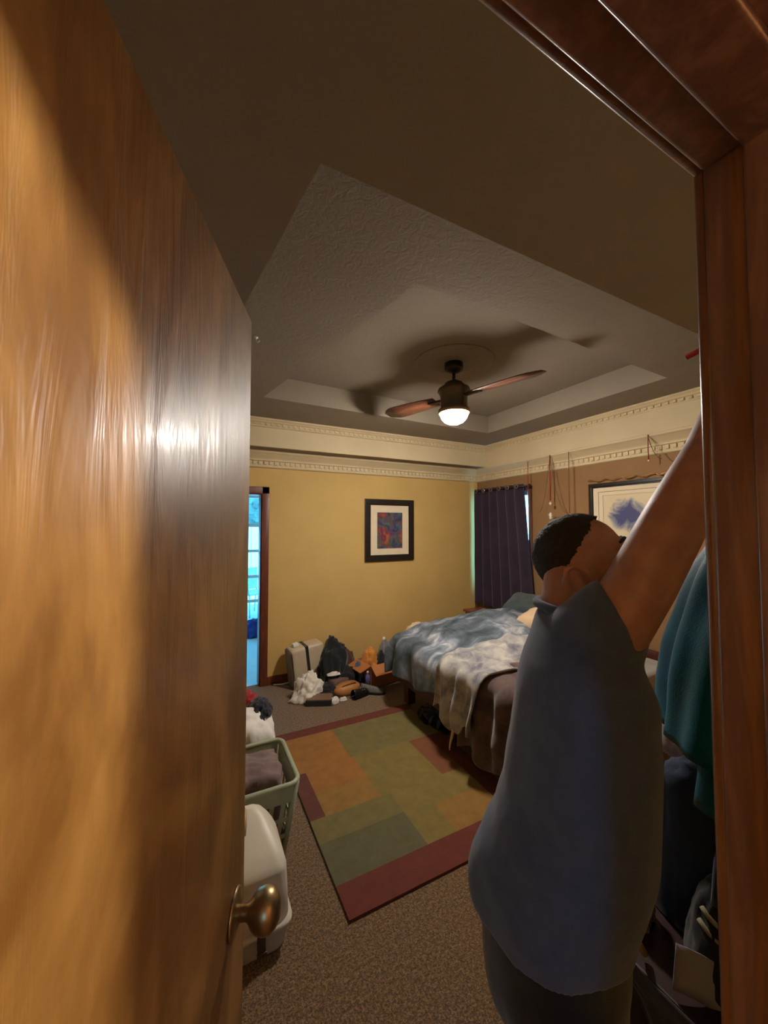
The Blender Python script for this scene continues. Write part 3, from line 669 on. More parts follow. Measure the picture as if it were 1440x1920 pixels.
box('box_base', (-.12, -.075, 0), (.12, .075, .05), M_BLACK, fb, .006); box('lid', (-.113, -.068, .05), (.113, .068, .058), plain('brown_box_lid', lin((120, 92, 70)), .5), fb, .003)
cloth('white_sock', (1.205, 3.40, 0), (.055, .035, .05), M_WHITE_CLOTH, 'larger white sock on the carpet beside the flat brown box', 'sock', seed=4, fold=.15, sub=4)
cloth('white_sock', (1.305, 3.41, 0), (.035, .022, .028), M_WHITE_CLOTH, 'smaller white sock at the right end of the white scraps', 'sock', seed=6, fold=.15, sub=4)
sl = empty('tan_bag', (1.40, 3.56, 0), rad(12)); tag(sl, 'tan leather bag lying flat in the middle of the floor clutter', 'bag')
lathe('bag_body', [(0, 0), (.12, 0), (.15, .02), (.145, .06), (.10, .09), (0, .10)], plain('tan_leather', lin((176, 118, 62)), .55), sl, seg=28).scale = (1, .6, 1)
tube('bag_handle', [(-.10, -.02, .07), (-.06, -.05, .10), (.0, -.06, .11), (.06, -.05, .10), (.10, -.02, .07)], .006, plain('tan_leather_strap', lin((150, 96, 50)), .5), sl)
mb = empty('flat_brown_bag', (1.40, 3.70, .02), rad(20)); tag(mb, 'mauve brown flat bag lying behind the tan leather bag', 'bag')
b_ = box('bag_panel', (-.16, -.07, .0), (.16, .07, .10), fabric('mauve_brown_canvas', lin((104, 78, 68))), mb, .03, 4, True); box('bag_zip', (-.12, -.072, .06), (.12, -.066, .066), M_BLACK, mb)
cloth('paper_plate_stack', (1.30, 3.66, .155), (.065, .04, .022), M_WHITE_CLOTH, 'small white cloth lying on the black sweater', 'cloth', seed=14, fold=.08, sub=4).name = 'white_handkerchief'
def bottle(c, label, mat, capm, h=.12, r=.024, rz=0, lay=False):
    b = empty('bottle', c, rz); tag(b, label, 'bottle')
    lathe('bottle_body', [(0, 0), (r, 0), (r, h * .65), (r * .8, h * .75), (r * .4, h * .82), (r * .4, h * .9)], mat, b, seg=16); lathe('cap', [(0, h), (r * .45, h), (r * .45, h * .88), (0, h * .88)], capm, b, seg=12); return b
bottle((1.625, 3.56, 0), 'small violet plastic bottle before the open cardboard box', plain('violet_plastic', lin((104, 96, 150)), .35), M_WPL, .17, .026)
def shoe(c, rz, mat, label):
    s = empty('shoe', c, rz); tag(s, label, 'shoe', 'shoes in the floor clutter')
    pts = [(.125 * cos(a), (.042 if cos(a) > 0 else .036) * sin(a)) for a in [2 * pi * k / 20 for k in range(20)]]
    poly_prism('sole', pts, 0, .018, M_SOLE, s, .003)
    def up(u, v):
        a = pi * v; x = -.115 + .23 * u; w = .037 * (1 - max(0, u - .7) ** 2 * 6); h = .075 - .045 * u if u < .55 else .05 * (1 - ((u - .55) / .5) ** 2) + .0
        return (x, w * cos(a), .018 + max(.004, h) * sin(a))
    grid('upper', 14, 12, up, mat, s, .004)
    tube('lace', [(-.01, -.02, .068), (.0, .02, .066), (.02, -.02, .062), (.03, .02, .058)], .003, M_WPL, s, 6)
shoe((1.50, 3.42, 0), rad(20), plain('black_shoe_leather', lin((22, 20, 20)), .4), 'black low shoe on the carpet near the foot of the bed')
shoe((1.62, 3.42, 0), rad(-35), plain('grey_shoe_mesh', lin((96, 92, 84)), .7), 'grey shoe with white laces near the foot of the bed')
# open cardboard box with things in it
M_CARD = plain('cardboard', lin((178, 112, 56)), .8, 0, .08)
cb = empty('cardboard_box', (1.83, 3.70, 0), rad(8)); tag(cb, 'open orange-brown cardboard box between the bed and the ochre wall', 'box')
for lo, hi in [((-.20, -.14, 0), (.20, -.132, .22)), ((-.20, .132, 0), (.20, .14, .22)), ((-.20, -.132, 0), (-.192, .132, .22)), ((.192, -.132, 0), (.20, .132, .22))]: box('side_panel', lo, hi, M_CARD, cb)
box('bottom_panel', (-.19, -.13, 0), (.19, .13, .008), M_CARD, cb)
fl = box('flap', (-.20, -.12, -.004), (.20, 0, .004), M_CARD, cb); fl.location = (0, -.14, .22); fl.rotation_euler = (rad(38), 0, 0)
fl = box('flap', (-.13, -.13, -.004), (0, .13, .004), M_CARD, cb); fl.location = (-.20, 0, .22); fl.rotation_euler = (0, rad(-20), 0)
cloth('orange_shirt', (1.73, 3.74, .02), (.10, .10, .30), fabric('orange_cotton', lin((196, 124, 44))), 'orange shirt stuffed in the left of the cardboard box', 'shirt', seed=21, lump=.15)
cloth('grey_hoodie', (1.93, 3.74, .02), (.09, .10, .35), fabric('grey_fleece', lin((112, 112, 118))), 'grey hoodie piled at the right in the cardboard box', 'hoodie', seed=22, lump=.15)
cloth('black_pouch', (1.84, 3.68, .02), (.06, .06, .28), M_BLACK, 'black pouch standing in the middle of the cardboard box', 'pouch', seed=23, lump=.1, fold=.08)
cloth('brown_towel', (1.54, 3.88, 0), (.09, .09, .26), fabric('dark_brown_terry', lin((74, 46, 34))), 'dark brown towel heaped left of the cardboard box', 'towel', seed=24)
cloth('blue_cap', (1.57, 3.68, .0), (.05, .05, .22), fabric('dusty_blue_denim', lin((84, 92, 118))), 'dusty blue cloth between the brown towel and the cardboard box', 'cloth', seed=25, lump=.1).name = 'blue_cloth'
bottle((1.985, 3.90, 0), 'white plastic bottle behind the cardboard box by the wall', M_WPL, M_WPL, .38, .035)
cloth('cream_blanket', (2.30, 3.70, 0), (.22, .19, .54), fabric('cream_fleece', lin((216, 190, 146)), lin((230, 206, 166))), 'rolled cream blanket heaped between the bed and the ochre wall', 'blanket', seed=31, fold=.10, lump=.14)
ck = tube('white_cable', [(.78, 4.06, .008), (.86, 4.03, .008), (.95, 4.04, .008), (1.0, 4.0, .008)], .006, M_WPL); tag(ck, 'short white cable on the carpet along the baseboard', 'cable')

# ------------------------------------------------------------------ things beside the open door
# hooded litter box
lb = empty('litter_box', (.17, 1.69, 0)); tag(lb, 'white hooded plastic litter box behind the open door', 'litter box')
M_LB = plain('ivory_plastic', lin((214, 206, 188)), .42, 0, .03)
def rrect(hx, hy, r, n=6):
    pts = []
    for cx, cy, a0 in ((hx - r, hy - r, 0), (-hx + r, hy - r, 90), (-hx + r, -hy + r, 180), (hx - r, -hy + r, 270)):
        pts += [(cx + r * cos(rad(a0 + 90 * k / n)), cy + r * sin(rad(a0 + 90 * k / n))) for k in range(n + 1)]
    return pts
def loft(name, secs, mat, parent=None, cap=True, smooth=True):
    """secs: list of point loops (3-D)"""
    bm = bmesh.new(); rings = [[bm.verts.new(p) for p in s] for s in secs]
    for a, b in zip(rings, rings[1:]):
        n = len(a)
        for k in range(n): bm.faces.new((a[k], a[(k + 1) % n], b[(k + 1) % n], b[k]))
    if cap: bm.faces.new(rings[0][::-1]); bm.faces.new(rings[-1])
    return from_bm(name, bm, mat, parent, smooth)
loft('lower_tray', [[(x, y, z) for x, y in rrect(hx, hy, .04)] for z, hx, hy in ((0, .185, .135), (.01, .19, .14), (.085, .202, .150), (.09, .214, .158), (.105, .214, .158))], M_LB, lb)
# hood: side sections along x with a sloping front and domed back
secs = []
for z, fy, by, hx in ((.105, -.146, .146, .203), (.20, -.140, .146, .200), (.285, -.134, .145, .196), (.305, -.120, .143, .190), (.335, -.07, .140, .176), (.37, -.01, .135, .155), (.40, .05, .125, .128), (.415, .08, .115, .095), (.42, .09, .10, .05)):
    hy = (by - fy) / 2; cy = (by + fy) / 2; secs.append([(x, y + cy, z) for x, y in rrect(hx, hy, min(.045, hy * .8, hx * .8))])
hood = loft('hood', secs, M_LB, lb); md = hood.modifiers.new('b', 'BEVEL'); md.width = .004; md.limit_method = 'ANGLE'
tube('top_handle', [(.04, .0, .375), (.045, .01, .405), (.05, .06, .425), (.05, .09, .418)], .010, plain('tan_handle_plastic', lin((176, 150, 110)), .5), lb, 10, .6)
la = box('latch', (.075, -.172, .05), (.105, -.150, .125), plain('brown_latch_plastic', lin((72, 56, 42)), .5), lb, .004, 2); box('latch_lip', (.072, -.178, .044), (.108, -.168, .056), plain('brown_latch_plastic', lin((72, 56, 42)), .5), la, .003)

# laundry basket: rim, tapered slotted walls, base
bk2 = empty('laundry_basket', (.20, 2.085, 0)); tag(bk2, 'pale green slotted laundry basket behind the litter box', 'basket')
M_BK = plain('pale_green_plastic', lin((158, 166, 138)), .45, 0, .05)
HB, HXT, HYT, HXB, HYB = .40, .285, .205, .225, .15
def bside(axis, sgn):
    """a wall of horizontal bands and uprights leaving slots"""
    bm = bmesh.new()
    def P(u, z):    # u in -1..1 along the side
        k = z / HB; hx = HXB + (HXT - HXB) * k; hy = HYB + (HYT - HYB) * k
        return Vector((u * hx * .93, sgn * hy, z)) if axis == 'y' else Vector((sgn * hx, u * hy * .93, z))
    def slab(u0, u1, z0, z1):
        n = Vector((0, sgn, 0)) if axis == 'y' else Vector((sgn, 0, 0))
        q = [P(u0, z0), P(u1, z0), P(u1, z1), P(u0, z1)]
        A = [bm.verts.new(p) for p in q]; B = [bm.verts.new(p - n * .004) for p in q]
        bm.faces.new(A); bm.faces.new(B[::-1])
        for k in range(4): bm.faces.new((A[k], A[(k + 1) % 4], B[(k + 1) % 4], B[k]))
    N = 10 if axis == 'y' else 7
    zz = [.05, .135, .22, .305]
    slab(-1.08, 1.08, 0.0, zz[0])
    slab(-1.08, 1.08, zz[3], HB - .01)
    for z in zz[1:3]: slab(-1.08, 1.08, z - .010, z + .010)
    edges = [-1.08 + 2.16 * k / N for k in range(N + 1)]
    for i, e in enumerate(edges):
        w = .045
        for z0, z1 in ((zz[0], zz[1] - .010), (zz[1] + .010, zz[2] - .010), (zz[2] + .010, zz[3])): slab(max(-1.08, e - w), min(1.08, e + w), z0, z1)
    return from_bm('slotted_side', bm, M_BK, bk2)
for ax in 'xy':
    for s in (-1, 1): bside(ax, s)
for sx in (-1, 1):
    for sy in (-1, 1): tube('corner_post', [(sx * HXB * .985, sy * HYB * .975, 0), (sx * HXT * .985, sy * HYT * .975, HB)], .012, M_BK, bk2)
box('basket_base', (-HXB, -HYB, 0), (HXB, HYB, .008), M_BK, bk2)
rimp = [(x, y, HB) for x, y in rrect(HXT + .006, HYT + .006, .05)]; rimp.append(rimp[0])
tube('rim', rimp, .0125, M_BK, bk2, 10)
cloth('mauve_towel', (.225, 2.08, .04), (.215, .13, .40), fabric('mauve_terry_cloth', lin((92, 74, 72)), lin((140, 116, 112)), 6), 'mauve towel filling the green laundry basket', 'towel', seed=41, fold=.06, lump=.06, freq=2.8, boxy=.75)
cloth('white_sheets', (.31, 2.52, 0), (.19, .18, .50), fabric('white_cotton_sheet', lin((220, 216, 210)), lin((236, 232, 226))), 'white bed sheets heaped behind the green laundry basket', 'sheets', seed=42, fold=.08, lump=.10, boxy=.5)
cloth('navy_shirt', (.41, 2.58, .44), (.075, .11, .08), fabric('navy_cotton', lin((22, 24, 38))), 'navy shirt draped on the heap of white sheets', 'shirt', seed=43, fold=.15, lump=.2)
cloth('red_cloth', (.35, 2.70, .44), (.07, .05, .09), fabric('red_cotton', lin((150, 36, 40))), 'small red cloth lying behind the navy shirt', 'cloth', seed=44, sub=4)

# ------------------------------------------------------------------ right of the doorway: chest, clutter, hook rail, robe
M_CHEST = wood('very_dark_mahogany', lin((40, 18, 14)), lin((58, 28, 20)), (3, 3, 3), .4, .2)
ch = empty('chest_of_drawers', (1.36, .42, 0)); tag(ch, 'dark mahogany chest of drawers against the door wall beside the man', 'chest')
box('cabinet_body', (-.36, -.20, .05), (.40, .29, .56), M_CHEST, ch, .004); box('top', (-.38, -.20, .56), (.42, .31, .585), M_CHEST, ch, .005)
for z0, z1 in ((.08, .30), (.32, .54)):
    d = box('drawer', (-.34, .29, z0), (.38, .304, z1), M_CHEST, ch, .003)
    for x in (-.18, .22): lathe('knob', [(.006, 0), (.008, .012), (.013, .018), (.010, .025), (0, .027)], M_BRASS, d, seg=14, mtx=Matrix.Translation((x, .304, (z0 + z1) / 2)) @ Matrix.Rotation(rad(-90), 4, 'X'))
for x in (-.33, .37):
    for y in (-.17, .26): box('foot', (x - .025, y - .025, 0), (x + .025, y + .025, .05), M_CHEST, ch)
TOPZ = .585
hb_ = empty('handbag', (1.15, .47, TOPZ), rad(10)); tag(hb_, 'black handbag with cream stripes standing on the dark chest', 'handbag')
hbb = heap('bag_body', (0, 0, 0), (.10, .07, .20), fabric('black_nylon', lin((14, 14, 18))), 51, .06, .06, parent=hb_)
for z, f in ((.150, .66), (.125, .77)): tube('stripe', [(.10 * f * cos(rad(q)), .07 * f * sin(rad(q)), z + .0004 * max(0, 190 - q)) for q in range(150, 281, 13)], .006, plain('cream_webbing', lin((150, 140, 110)), .7), hb_, 6)
tube('bag_handle', [(-.05 + .0125 * i, 0, .18 + .09 * sin(pi * i / 8)) for i in range(9)], .008, fabric('navy_webbing', lin((20, 26, 52))), hb_, 8)
pa = grid('envelope', 4, 4, lambda u, v: (.99 + .07 * u + .02 * v, .50 - .07 * u, .60 + .09 * v - .03 * u + .006 * sin(3 * u)), plain('white_envelope_paper', lin((150, 146, 158)), .8, 0, .03), None, .002); tag(pa, 'white envelope propped on the edge of the dark chest', 'envelope')
pb2 = grid('plastic_bag', 20, 20, lambda u, v: (.968 + .006 * noise.noise(Vector((u * 5, v * 5, 2))), .36 + .23 * u + .012 * noise.noise(Vector((u * 4, v * 6, 6))), .595 - .05 * (1 - v) - .13 * (1 - abs(2 * u - 1)) * (1 - v)), fabric('grey_film', lin((66, 58, 66))), None, .002); tag(pb2, 'thin grey cloth hanging over the side of the dark chest', 'cloth'); pb2.name = 'hanging_grey_cloth'
mk_ = empty('marker_pen', (1.01, .57, .60), rad(-60)); mk_.rotation_euler = (rad(-10), rad(-28), 0); tag(mk_, 'red and yellow marker pen sticking up at the corner of the chest', 'pen')
tube('pen_barrel', [(0, 0, 0), (0, 0, .085)], .008, plain('yellow_pen_plastic', lin((190, 150, 60)), .4), mk_, 12); tube('pen_cap', [(0, 0, .085), (0, 0, .13)], .0105, plain('red_pen_plastic', lin((170, 30, 34)), .4), mk_, 12); tube('pen_tip', [(0, 0, .13), (0, 0, .142)], .007, M_WPL, mk_, 10)
cloth('brown_scarf', (1.10, .64, TOPZ), (.05, .035, .12), fabric('brown_knit', lin((96, 62, 30))), 'brown scarf bundled on the chest before the black handbag', 'scarf', seed=55, sub=4)

cloth('navy_backpack', (1.25, .56, TOPZ), (.085, .085, .42), fabric('deep_navy_canvas', lin((10, 30, 58)), lin((16, 40, 72))), 'deep navy backpack standing on the dark chest behind the handbag', 'backpack', seed=61, fold=.05, lump=.06, boxy=.6)
cloth('black_jacket', (1.45, .56, TOPZ), (.11, .13, .62), M_BLACK, 'black jacket piled high at the far end of the dark chest', 'jacket', seed=62, fold=.1, lump=.1, boxy=.4)
hr = empty('hook_rail', (1.07, YD1, 1.80)); tag(hr, 'wooden hook rail on the door wall right of the doorway', 'hook rail')
box('rail_board', (-.30, 0, -.04), (.42, .018, .04), M_TRIM, hr, .004)
for x in (-.22, -.02, .18, .36): tube('hook', [(x, .018, .01), (x, .05, .0), (x, .072, .012), (x, .080, .035)], .006, M_BRASS, hr, 8)
# robe hanging from the rail
M_TEAL = fabric('teal_satin', lin((3, 80, 100)), lin((10, 112, 130)), 3.0, .45)
M_TEAL.node_tree.nodes['Principled BSDF'].inputs['Sheen Weight'].default_value = 0
robe = empty('robe', (1.08, .30, .90)); tag(robe, 'teal satin robe hanging from the hook rail beside the man', 'robe')
def robe_s(u, v):
    a = 2 * pi * u; s = 1 - v                           # v: 1 at the hook
    k = (1 - exp(-2.3 * s))
    rx = .018 + .115 * k; ry = .018 + .265 * k
    f = 1 + (.10 * sin(a * 5 + 1.3) + .07 * sin(a * 9 + s * 2)) * k
    x = rx * f * cos(a); y = ry * f * sin(a)
    cut = .25 * min(1, max(0, sin(a - .15) * 4))
    z = (.87 - cut) * v + cut
    return (x + .015 * noise.noise(Vector((u * 6, v * 4, 3))) * s, y * (1 if y > 0 else .33) + .015 * noise.noise(Vector((u * 5, v * 5, 8))) * s, z)
grid('robe_body', 140, 40, robe_s, M_TEAL, robe, .004)
grid('robe_sleeve', 30, 24, lambda u, v: (-.02 + (.03 + .02 * v) * cos(2 * pi * u), .06 + .05 * v + (.03 + .035 * v) * sin(2 * pi * u) * (1 + .15 * sin(6 * pi * u)), .74 - .62 * v), M_TEAL, robe, .004)
tube('hanging_loop', [(0, -.01, .87), (-.005, -.02, .90), (0, -.03, .925), (.005, -.02, .90), (0, -.01, .87)], .004, M_TEAL, robe, 6)
tube('pink_tag', [(-.06, .10, .02), (-.06, .102, .045)], .014, plain('pink_plastic_tag', lin((196, 70, 86)), .5), robe, 10)
# a blouse on a hanger further along the rail
wh = empty('patterned_blouse', (1.30, .44, .98)); tag(wh, 'pale grey patterned blouse hanging on the rail behind the teal robe', 'blouse')
grid('blouse_body', 80, 24, lambda u, v: ((.012 + .055 * (1 - v) ** .4) * (1 + .12 * sin(14 * pi * u)) * cos(2 * pi * u), (.05 + .185 * (1 - v) ** .35) * sin(2 * pi * u), .62 * v), fabric('grey_patterned_voile', lin((128, 112, 112)), lin((176, 162, 158)), 22), wh, .003)
tube('blouse_collar', [(.03 * cos(a), .06 * sin(a), .615) for a in [2 * pi * k / 16 for k in range(17)]], .012, fabric('dark_red_trim_cloth', lin((120, 36, 34))), wh, 8)
tube('hanger_hook', [(0, 0, .60), (0, 0, .70), (0, -.03, .76), (0, -.10, .81), (0, -.16, .845), (0, -.165, .82)], .0035, plain('brushed_steel', lin((190, 180, 165)), .25, 1.0), wh, 8)
# red plastic hanger on the rail: one end shows past the door jamb
hg = empty('clothes_hanger', (.85, .285, 1.955)); tag(hg, 'red plastic clothes hanger held up, its end past the door jamb', 'hanger')
M_REDP = plain('red_hanger_plastic', lin((176, 40, 48)), .4)
hd = Vector((-.2, .98, 0)).normalized()
tube('hanger_bar', [tuple(Vector((-.02, 0, .01)) - hd * .10), (-.02, 0, .03), tuple(Vector((-.02, 0, .01)) + hd * .075)], .0055, M_REDP, hg, 8)
tube('hanger_hook', [(-.02, 0, .03), (-.02, 0, .06), (-.01, .0, .08), (.01, 0, .078), (.016, 0, .06)], .0035, M_BUCKLE, hg, 8)

# ------------------------------------------------------------------ the man
def sm(name, bm, mat, parent, voxel, it=6, fn=None):
    me = bpy.data.meshes.new(name + '_src'); bm.to_mesh(me); bm.free()
    o = bpy.data.objects.new(name + '_src', me); COL.objects.link(o)
    r = o.modifiers.new('r', 'REMESH'); r.mode = 'VOXEL'; r.voxel_size = voxel
    s = o.modifiers.new('s', 'SMOOTH'); s.factor = .5; s.iterations = it
    dg = bpy.context.evaluated_depsgraph_get(); me2 = bpy.data.meshes.new_from_object(o.evaluated_get(dg)); me2.name = name
    bpy.data.objects.remove(o); bpy.data.meshes.remove(me)
    if fn:
        nrm = [v.normal.copy() for v in me2.vertices]
        for v, n in zip(me2.vertices, nrm): v.co = v.co + n * fn(v.co, n)
    me2.materials.clear()
    return link(name, me2, mat, parent, True)
def ell_ring(bm, rings, f, s, seg=28):
    """rings: (center Vector, half along f, half along s)"""
    L = []
    for c, a, b in rings: L.append([bm.verts.new(c + f * a * cos(2 * pi * k / seg) + s * b * sin(2 * pi * k / seg)) for k in range(seg)])
    for p, q in zip(L, L[1:]):
        for k in range(seg): bm.faces.new((p[k], p[(k + 1) % seg], q[(k + 1) % seg], q[k]))
    bm.faces.new(L[0][::-1]); bm.faces.new(L[-1])
def ball(bm, c, r, m=None):
    b2 = bmesh.new(); bmesh.ops.create_icosphere(b2, subdivisions=3, radius=1)
    for v in b2.verts:
        q = Vector((v.co.x * r[0], v.co.y * r[1], v.co.z * r[2])) + Vector(c); v.co = m @ q if m is not None else q
    me = bpy.data.meshes.new('t'); b2.to_mesh(me); b2.free(); bm.from_mesh(me); bpy.data.meshes.remove(me)
def limb(bm, pts, rr, seg=18, m=None):
    if m is not None: pts = [m @ Vector(p) for p in pts]
    tube_bm(pts, rr, seg, bm); ball(bm, pts[0], (rr[0],) * 3); ball(bm, pts[-1], (rr[-1],) * 3)
MF = Vector((.68, -.733, 0)).normalized(); MS = Vector((-MF.y, MF.x, 0)) * -1     # facing, his right side
MS = Vector((MF.y, -MF.x, 0))
man = empty('person', (.72, .565, 0)); tag(man, 'person in a grey-blue T-shirt and dark trousers reaching up beside the doorway', 'person')
MI = Matrix.Translation((-.72, -.565, 0))
def mpart(o): o.matrix_parent_inverse = MI; return o
V3 = Vector
SHR = V3((.748, .462, 1.455)); ARM = [SHR, V3((.765, .420, 1.545)), V3((.792, .368, 1.675)), V3((.842, .335, 1.785)), V3((.858, .312, 1.86)), V3((.866, .295, 1.935))]
HC = V3((.872, .600, 1.556))                                        # head centre
HM = Matrix.Translation(HC) @ Matrix.Rotation(math.atan2(-.80, .60), 4, 'Z') @ Matrix.Rotation(rad(-24), 4, 'Y')   # face along local +x
body = bmesh.new()
# torso core (hidden by the shirt)
T = [(V3((.702, .588, .80)), .125, .160), (V3((.712, .576, .95)), .14, .16), (V3((.742, .546, 1.10)), .12, .155), (V3((.748, .540, 1.25)), .115, .165), (V3((.752, .545, 1.36)), .105, .17), (V3((.762, .565, 1.42)), .08, .13), (V3((.772, .585, 1.46)), .055, .07)]
ell_ring(body, T, MF, MS)
# neck and head
limb(body, [V3((.775, .590, 1.42)), V3((.800, .606, 1.475)), V3((.826, .616, 1.53))], [.066, .060, .060])
ball(body, (-.012, 0, .032), (.100, .078, .094), HM); ball(body, (.022, 0, -.045), (.072, .060, .078), HM); ball(body, (.055, 0, -.088), (.034, .034, .028), HM)
ball(body, (.078, 0, .022), (.022, .055, .014), HM)                  # brow
limb(body, [(.090, 0, .008), (.104, 0, -.016), (.113, 0, -.033)], [.010, .012, .0155], 14, HM)
for e in (-1, 1):
    ball(body, (.098, e * .014, -.036), (.012, .010, .010), HM); ball(body, (.068, e * .045, -.022), (.024, .02, .016), HM)
    limb(body, [(-.022, e * .076, -.062), (-.016, e * .088, -.036), (-.014, e * .096, -.008), (-.025, e * .104, .017), (-.044, e * .109, .019), (-.060, e * .109, -.003), (-.059, e * .104, -.027), (-.043, e * .092, -.052), (-.022, e * .078, -.066)], [.008] * 9, 10, HM); ball(body, (-.034, e * .078, -.020), (.024, .012, .034), HM)
ball(body, (.090, 0, -.058), (.012, .026, .006), HM); ball(body, (.088, 0, -.068), (.012, .022, .007), HM)
# raised right arm and hand
limb(body, ARM, [.062, .058, .051, .044, .041, .029], 22)
def hand(bm, wrist, d, palm_n, curl, spread=1.0):
    """palm + five bent fingers; d = direction of the fingers, palm_n = palm normal"""
    d = d.normalized(); n = (palm_n - d * palm_n.dot(d)).normalized(); w = d.cross(n)
    M = Matrix((( *[d.x, w.x, n.x], wrist.x), (*[d.y, w.y, n.y], wrist.y), (*[d.z, w.z, n.z], wrist.z), (0, 0, 0, 1)))
    ball(bm, (.045, 0, 0), (.052, .042, .016), M); ball(bm, (.03, -.022, .006), (.032, .02, .016), M)
    for k, (y, L) in enumerate(((-.033, .070), (-.011, .080), (.011, .076), (.032, .060))):
        p = V3((.078, y, 0)); a = 0; pts = [V3((.055, y * .9, 0)), p]
        for s_, l_ in ((.45, L * .46), (.8, L * .31), (.8, L * .25)):
            a += curl * s_; p = p + V3((cos(a), .10 * (k - 1.5) * spread, sin(a))) * l_; pts.append(p)
        limb(bm, pts, [.009, .009, .0085, .0078, .007], 10, M)
    limb(bm, [V3((.018, -.030, .004)), V3((.040, -.055, .014)), V3((.062, -.062, .026)), V3((.078, -.056, .036))], [.012, .011, .0098, .008], 10, M)
hand(body, ARM[-1], V3((-.05, -.10, 1)), V3((.2, -.9, 0)), 1.25)
# left arm hanging at the far side
SHL = V3((.895, .665, 1.375)); LARM = [SHL, V3((.925, .705, 1.24)), V3((.945, .725, 1.10)), V3((.960, .705, .98)), V3((.970, .675, .87))]
limb(body, [V3((.80, .60, 1.39))] + LARM, [.06, .062, .052, .046, .040, .028], 18)
hand(body, LARM[-1], V3((.05, -.12, -1)), V3((-.7, -.5, 0)), .45)
skin = NT('warm_skin'); v_ = skin.coord(); f_ = skin.noise(v_, 22, 4)
skin.base(skin.ramp(f_, [(.3, lin((148, 104, 96))), (.7, lin((174, 126, 116)))])); skin.p(Roughness=.5); skin.b.inputs['Subsurface Weight'].default_value = .08; skin.bump(skin.noise(v_, 160, 2), .08, .002)
mpart(sm('body', body, skin.m, man, .0062, 5))
# hair: cap over the back, sides and top with short cropped edges
hbm = bmesh.new(); bmesh.ops.create_icosphere(hbm, subdivisions=6, radius=1); dele = []
for v in hbm.verts:
    d = v.co.normalized(); p = V3((-.013 + d.x * .104, d.y * .082, .034 + d.z * .098))
    jag = .005 * noise.noise(d * 11) + .004 * noise.noise(d * 45)
    hairline = (p.z > .080 + .77 * (p.x - .038) + jag) and (p.z > .098 + jag or p.x < .045 + jag) and p.x < .072 and p.z > -.062 + jag or (p.x < -.072 + jag and p.z > -.062 + jag)
    if not hairline: dele.append(v)
    v.co = HM @ (p + d * (.0022 * noise.noise(d * 60) + .0015))
bmesh.ops.delete(hbm, geom=dele, context='VERTS')
hm_ = NT('dark_short_hair'); v_ = hm_.coord(); hm_.base(hm_.ramp(hm_.noise(v_, 90, 3), [(.3, lin((20, 17, 15))), (.7, lin((42, 36, 32)))])); hm_.p(Roughness=.7); hm_.bump(hm_.noise(v_, 420, 2), .8, .004)
hair = mpart(from_bm('hair', hbm, hm_.m, man, True)); tag(hair, 'short dark receding hair'); hair.modifiers.new('t', 'SOLIDIFY').thickness = .012
M_EYE = plain('eye_white', lin((200, 190, 180)), .2); M_IRIS = plain('brown_iris', lin((40, 26, 18)), .2)
for e in (-1, 1):
    b = bmesh.new(); ball(b, (.079, e * .031, .001), (.0125,) * 3, HM); ey = mpart(from_bm('eye', b, M_EYE, man, True))
    b = bmesh.new(); ball(b, (.0895, e * .0325, .002), (.003, .006, .006), HM); ir = from_bm('iris', b, M_IRIS, ey, True); ir.matrix_parent_inverse = Matrix()
    mpart(tube('eyebrow', [HM @ V3(p) for p in ((.094, e * .014, .026), (.093, e * .030, .032), (.080, e * .050, .028))], [.0045, .005, .003], hm_.m, man, 8))
# T-shirt
sb = bmesh.new()
S = [(V3((.698, .594, .862)), .162, .195), (V3((.701, .590, .90)), .166, .198), (V3((.710, .578, .95)), .170, .196), (V3((.722, .565, 1.0)), .165, .193), (V3((.738, .550, 1.10)), .150, .188), (V3((.747, .541, 1.20)), .142, .19), (V3((.750, .540, 1.30)), .133, .195), (V3((.756, .546, 1.37)), .116, .180), (V3((.766, .566, 1.42)), .090, .130), (V3((.776, .584, 1.455)), .070, .080)]
ell_ring(sb, S, MF, MS, 36)
sd_ = V3((.50, -.72, .46)).normalized(); sC = V3((.745, .460, 1.482))
tube_bm([V3((.755, .53, 1.385)), V3((.742, .50, 1.43)), V3((.742, .476, 1.458)), sC, sC + sd_ * .006], [.09, .086, .079, .071, .070], 24, sb); ball(sb, (.753, .505, 1.405), (.088,) * 3)
limb(sb, [V3((.81, .60, 1.385)), SHL, V3((.912, .690, 1.29))], [.07, .072, .066], 18)
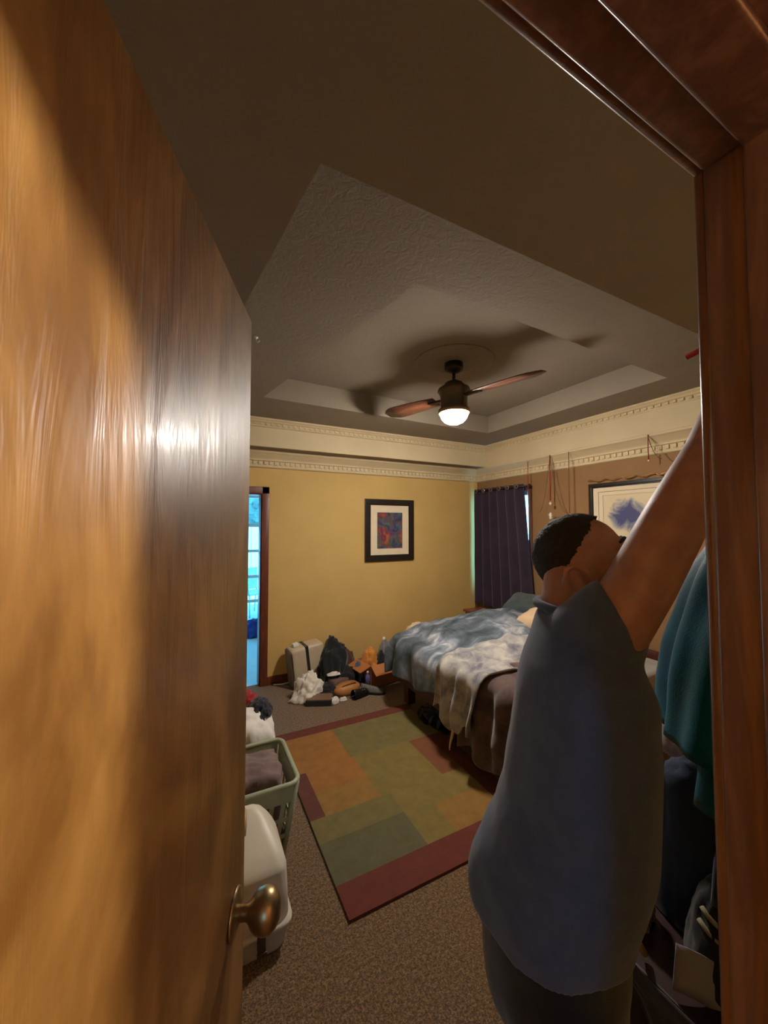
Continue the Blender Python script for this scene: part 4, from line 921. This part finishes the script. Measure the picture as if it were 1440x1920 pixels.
def folds(co, n):
    z = co.z; a = (co - V3((.735, .556, z))); side = a.dot(MF)
    w = min(1, max(0, (1.45 - z) * 4))
    d = .0045 * sin(z * 46 + side * 34 + 3 * noise.noise(co * 5)) * max(0, noise.noise(co * 4 + V3((3, 3, 3))) + .15)
    d += .007 * fbm(co.x * 6, co.y * 6, co.z * 3.5, 2) * w
    d += .006 * sin(math.atan2(a.dot(MS), a.dot(MF)) * 7 + 2 * noise.noise(co * 3)) * max(0, min(1, (1.0 - z) * 4))
    return d
tsm = NT('grey_blue_jersey'); v_ = tsm.coord(); tsm.base(tsm.ramp(tsm.noise(v_, 30, 4), [(.3, lin((58, 70, 100))), (.7, lin((68, 80, 110)))])); tsm.p(Roughness=.9); tsm.b.inputs['Sheen Weight'].default_value = .2; tsm.bump(tsm.noise(v_, 380, 2), .2, .002)
ts = mpart(sm('t_shirt', sb, tsm.m, man, .0075, 8, folds)); tag(ts, 'grey-blue short-sleeved T-shirt')
bm = tube_bm([V3((.779, .588, 1.462)) + (MF * cos(a) * .068 + MS * sin(a) * .076) + V3((0, 0, -.010 * cos(a))) for a in [2 * pi * k / 28 for k in range(29)]], .0105, 8)
col = mpart(from_bm('collar', bm, tsm.m, man, True))
# trousers
tb_ = bmesh.new()
ell_ring(tb_, [(V3((.702, .588, .70)), .140, .175), (V3((.702, .588, .80)), .146, .180), (V3((.705, .584, .92)), .140, .170)], MF, MS, 30)
FEET = []
for e in (1, -1):
    h = V3((.704, .586, .76)) + MS * .095 * e; kn = V3((.735, .560, .46)) + MS * .115 * e + MF * .02; an = V3((.720, .575, .09)) + MS * .125 * e
    limb(tb_, [h, (h + kn) / 2, kn, (kn + an) / 2, an], [.105, .098, .078, .074, .066], 22); FEET.append(an)
trm = fabric('black_denim', lin((7, 7, 11)), lin((12, 12, 18)))
tr = mpart(sm('trousers', tb_, trm, man, .009, 5, lambda co, n: .004 * fbm(co.x * 9, co.y * 9, co.z * 9, 2))); tag(tr, 'dark trousers')
for an in FEET:
    b = bmesh.new(); p = V3((an.x, an.y, 0))
    limb(b, [p + V3((0, 0, .07)), p + MF * .04 + V3((0, 0, .055)), p + MF * .12 + V3((0, 0, .04)), p + MF * .17 + V3((0, 0, .036))], [.052, .05, .042, .034], 16)
    ball(b, p - MF * .03 + V3((0, 0, .042)), (.042, .042, .04))
    for v in b.verts: v.co.z = max(.004, v.co.z)
    mpart(sm('shoe', b, M_SOLE, man, .008, 3))
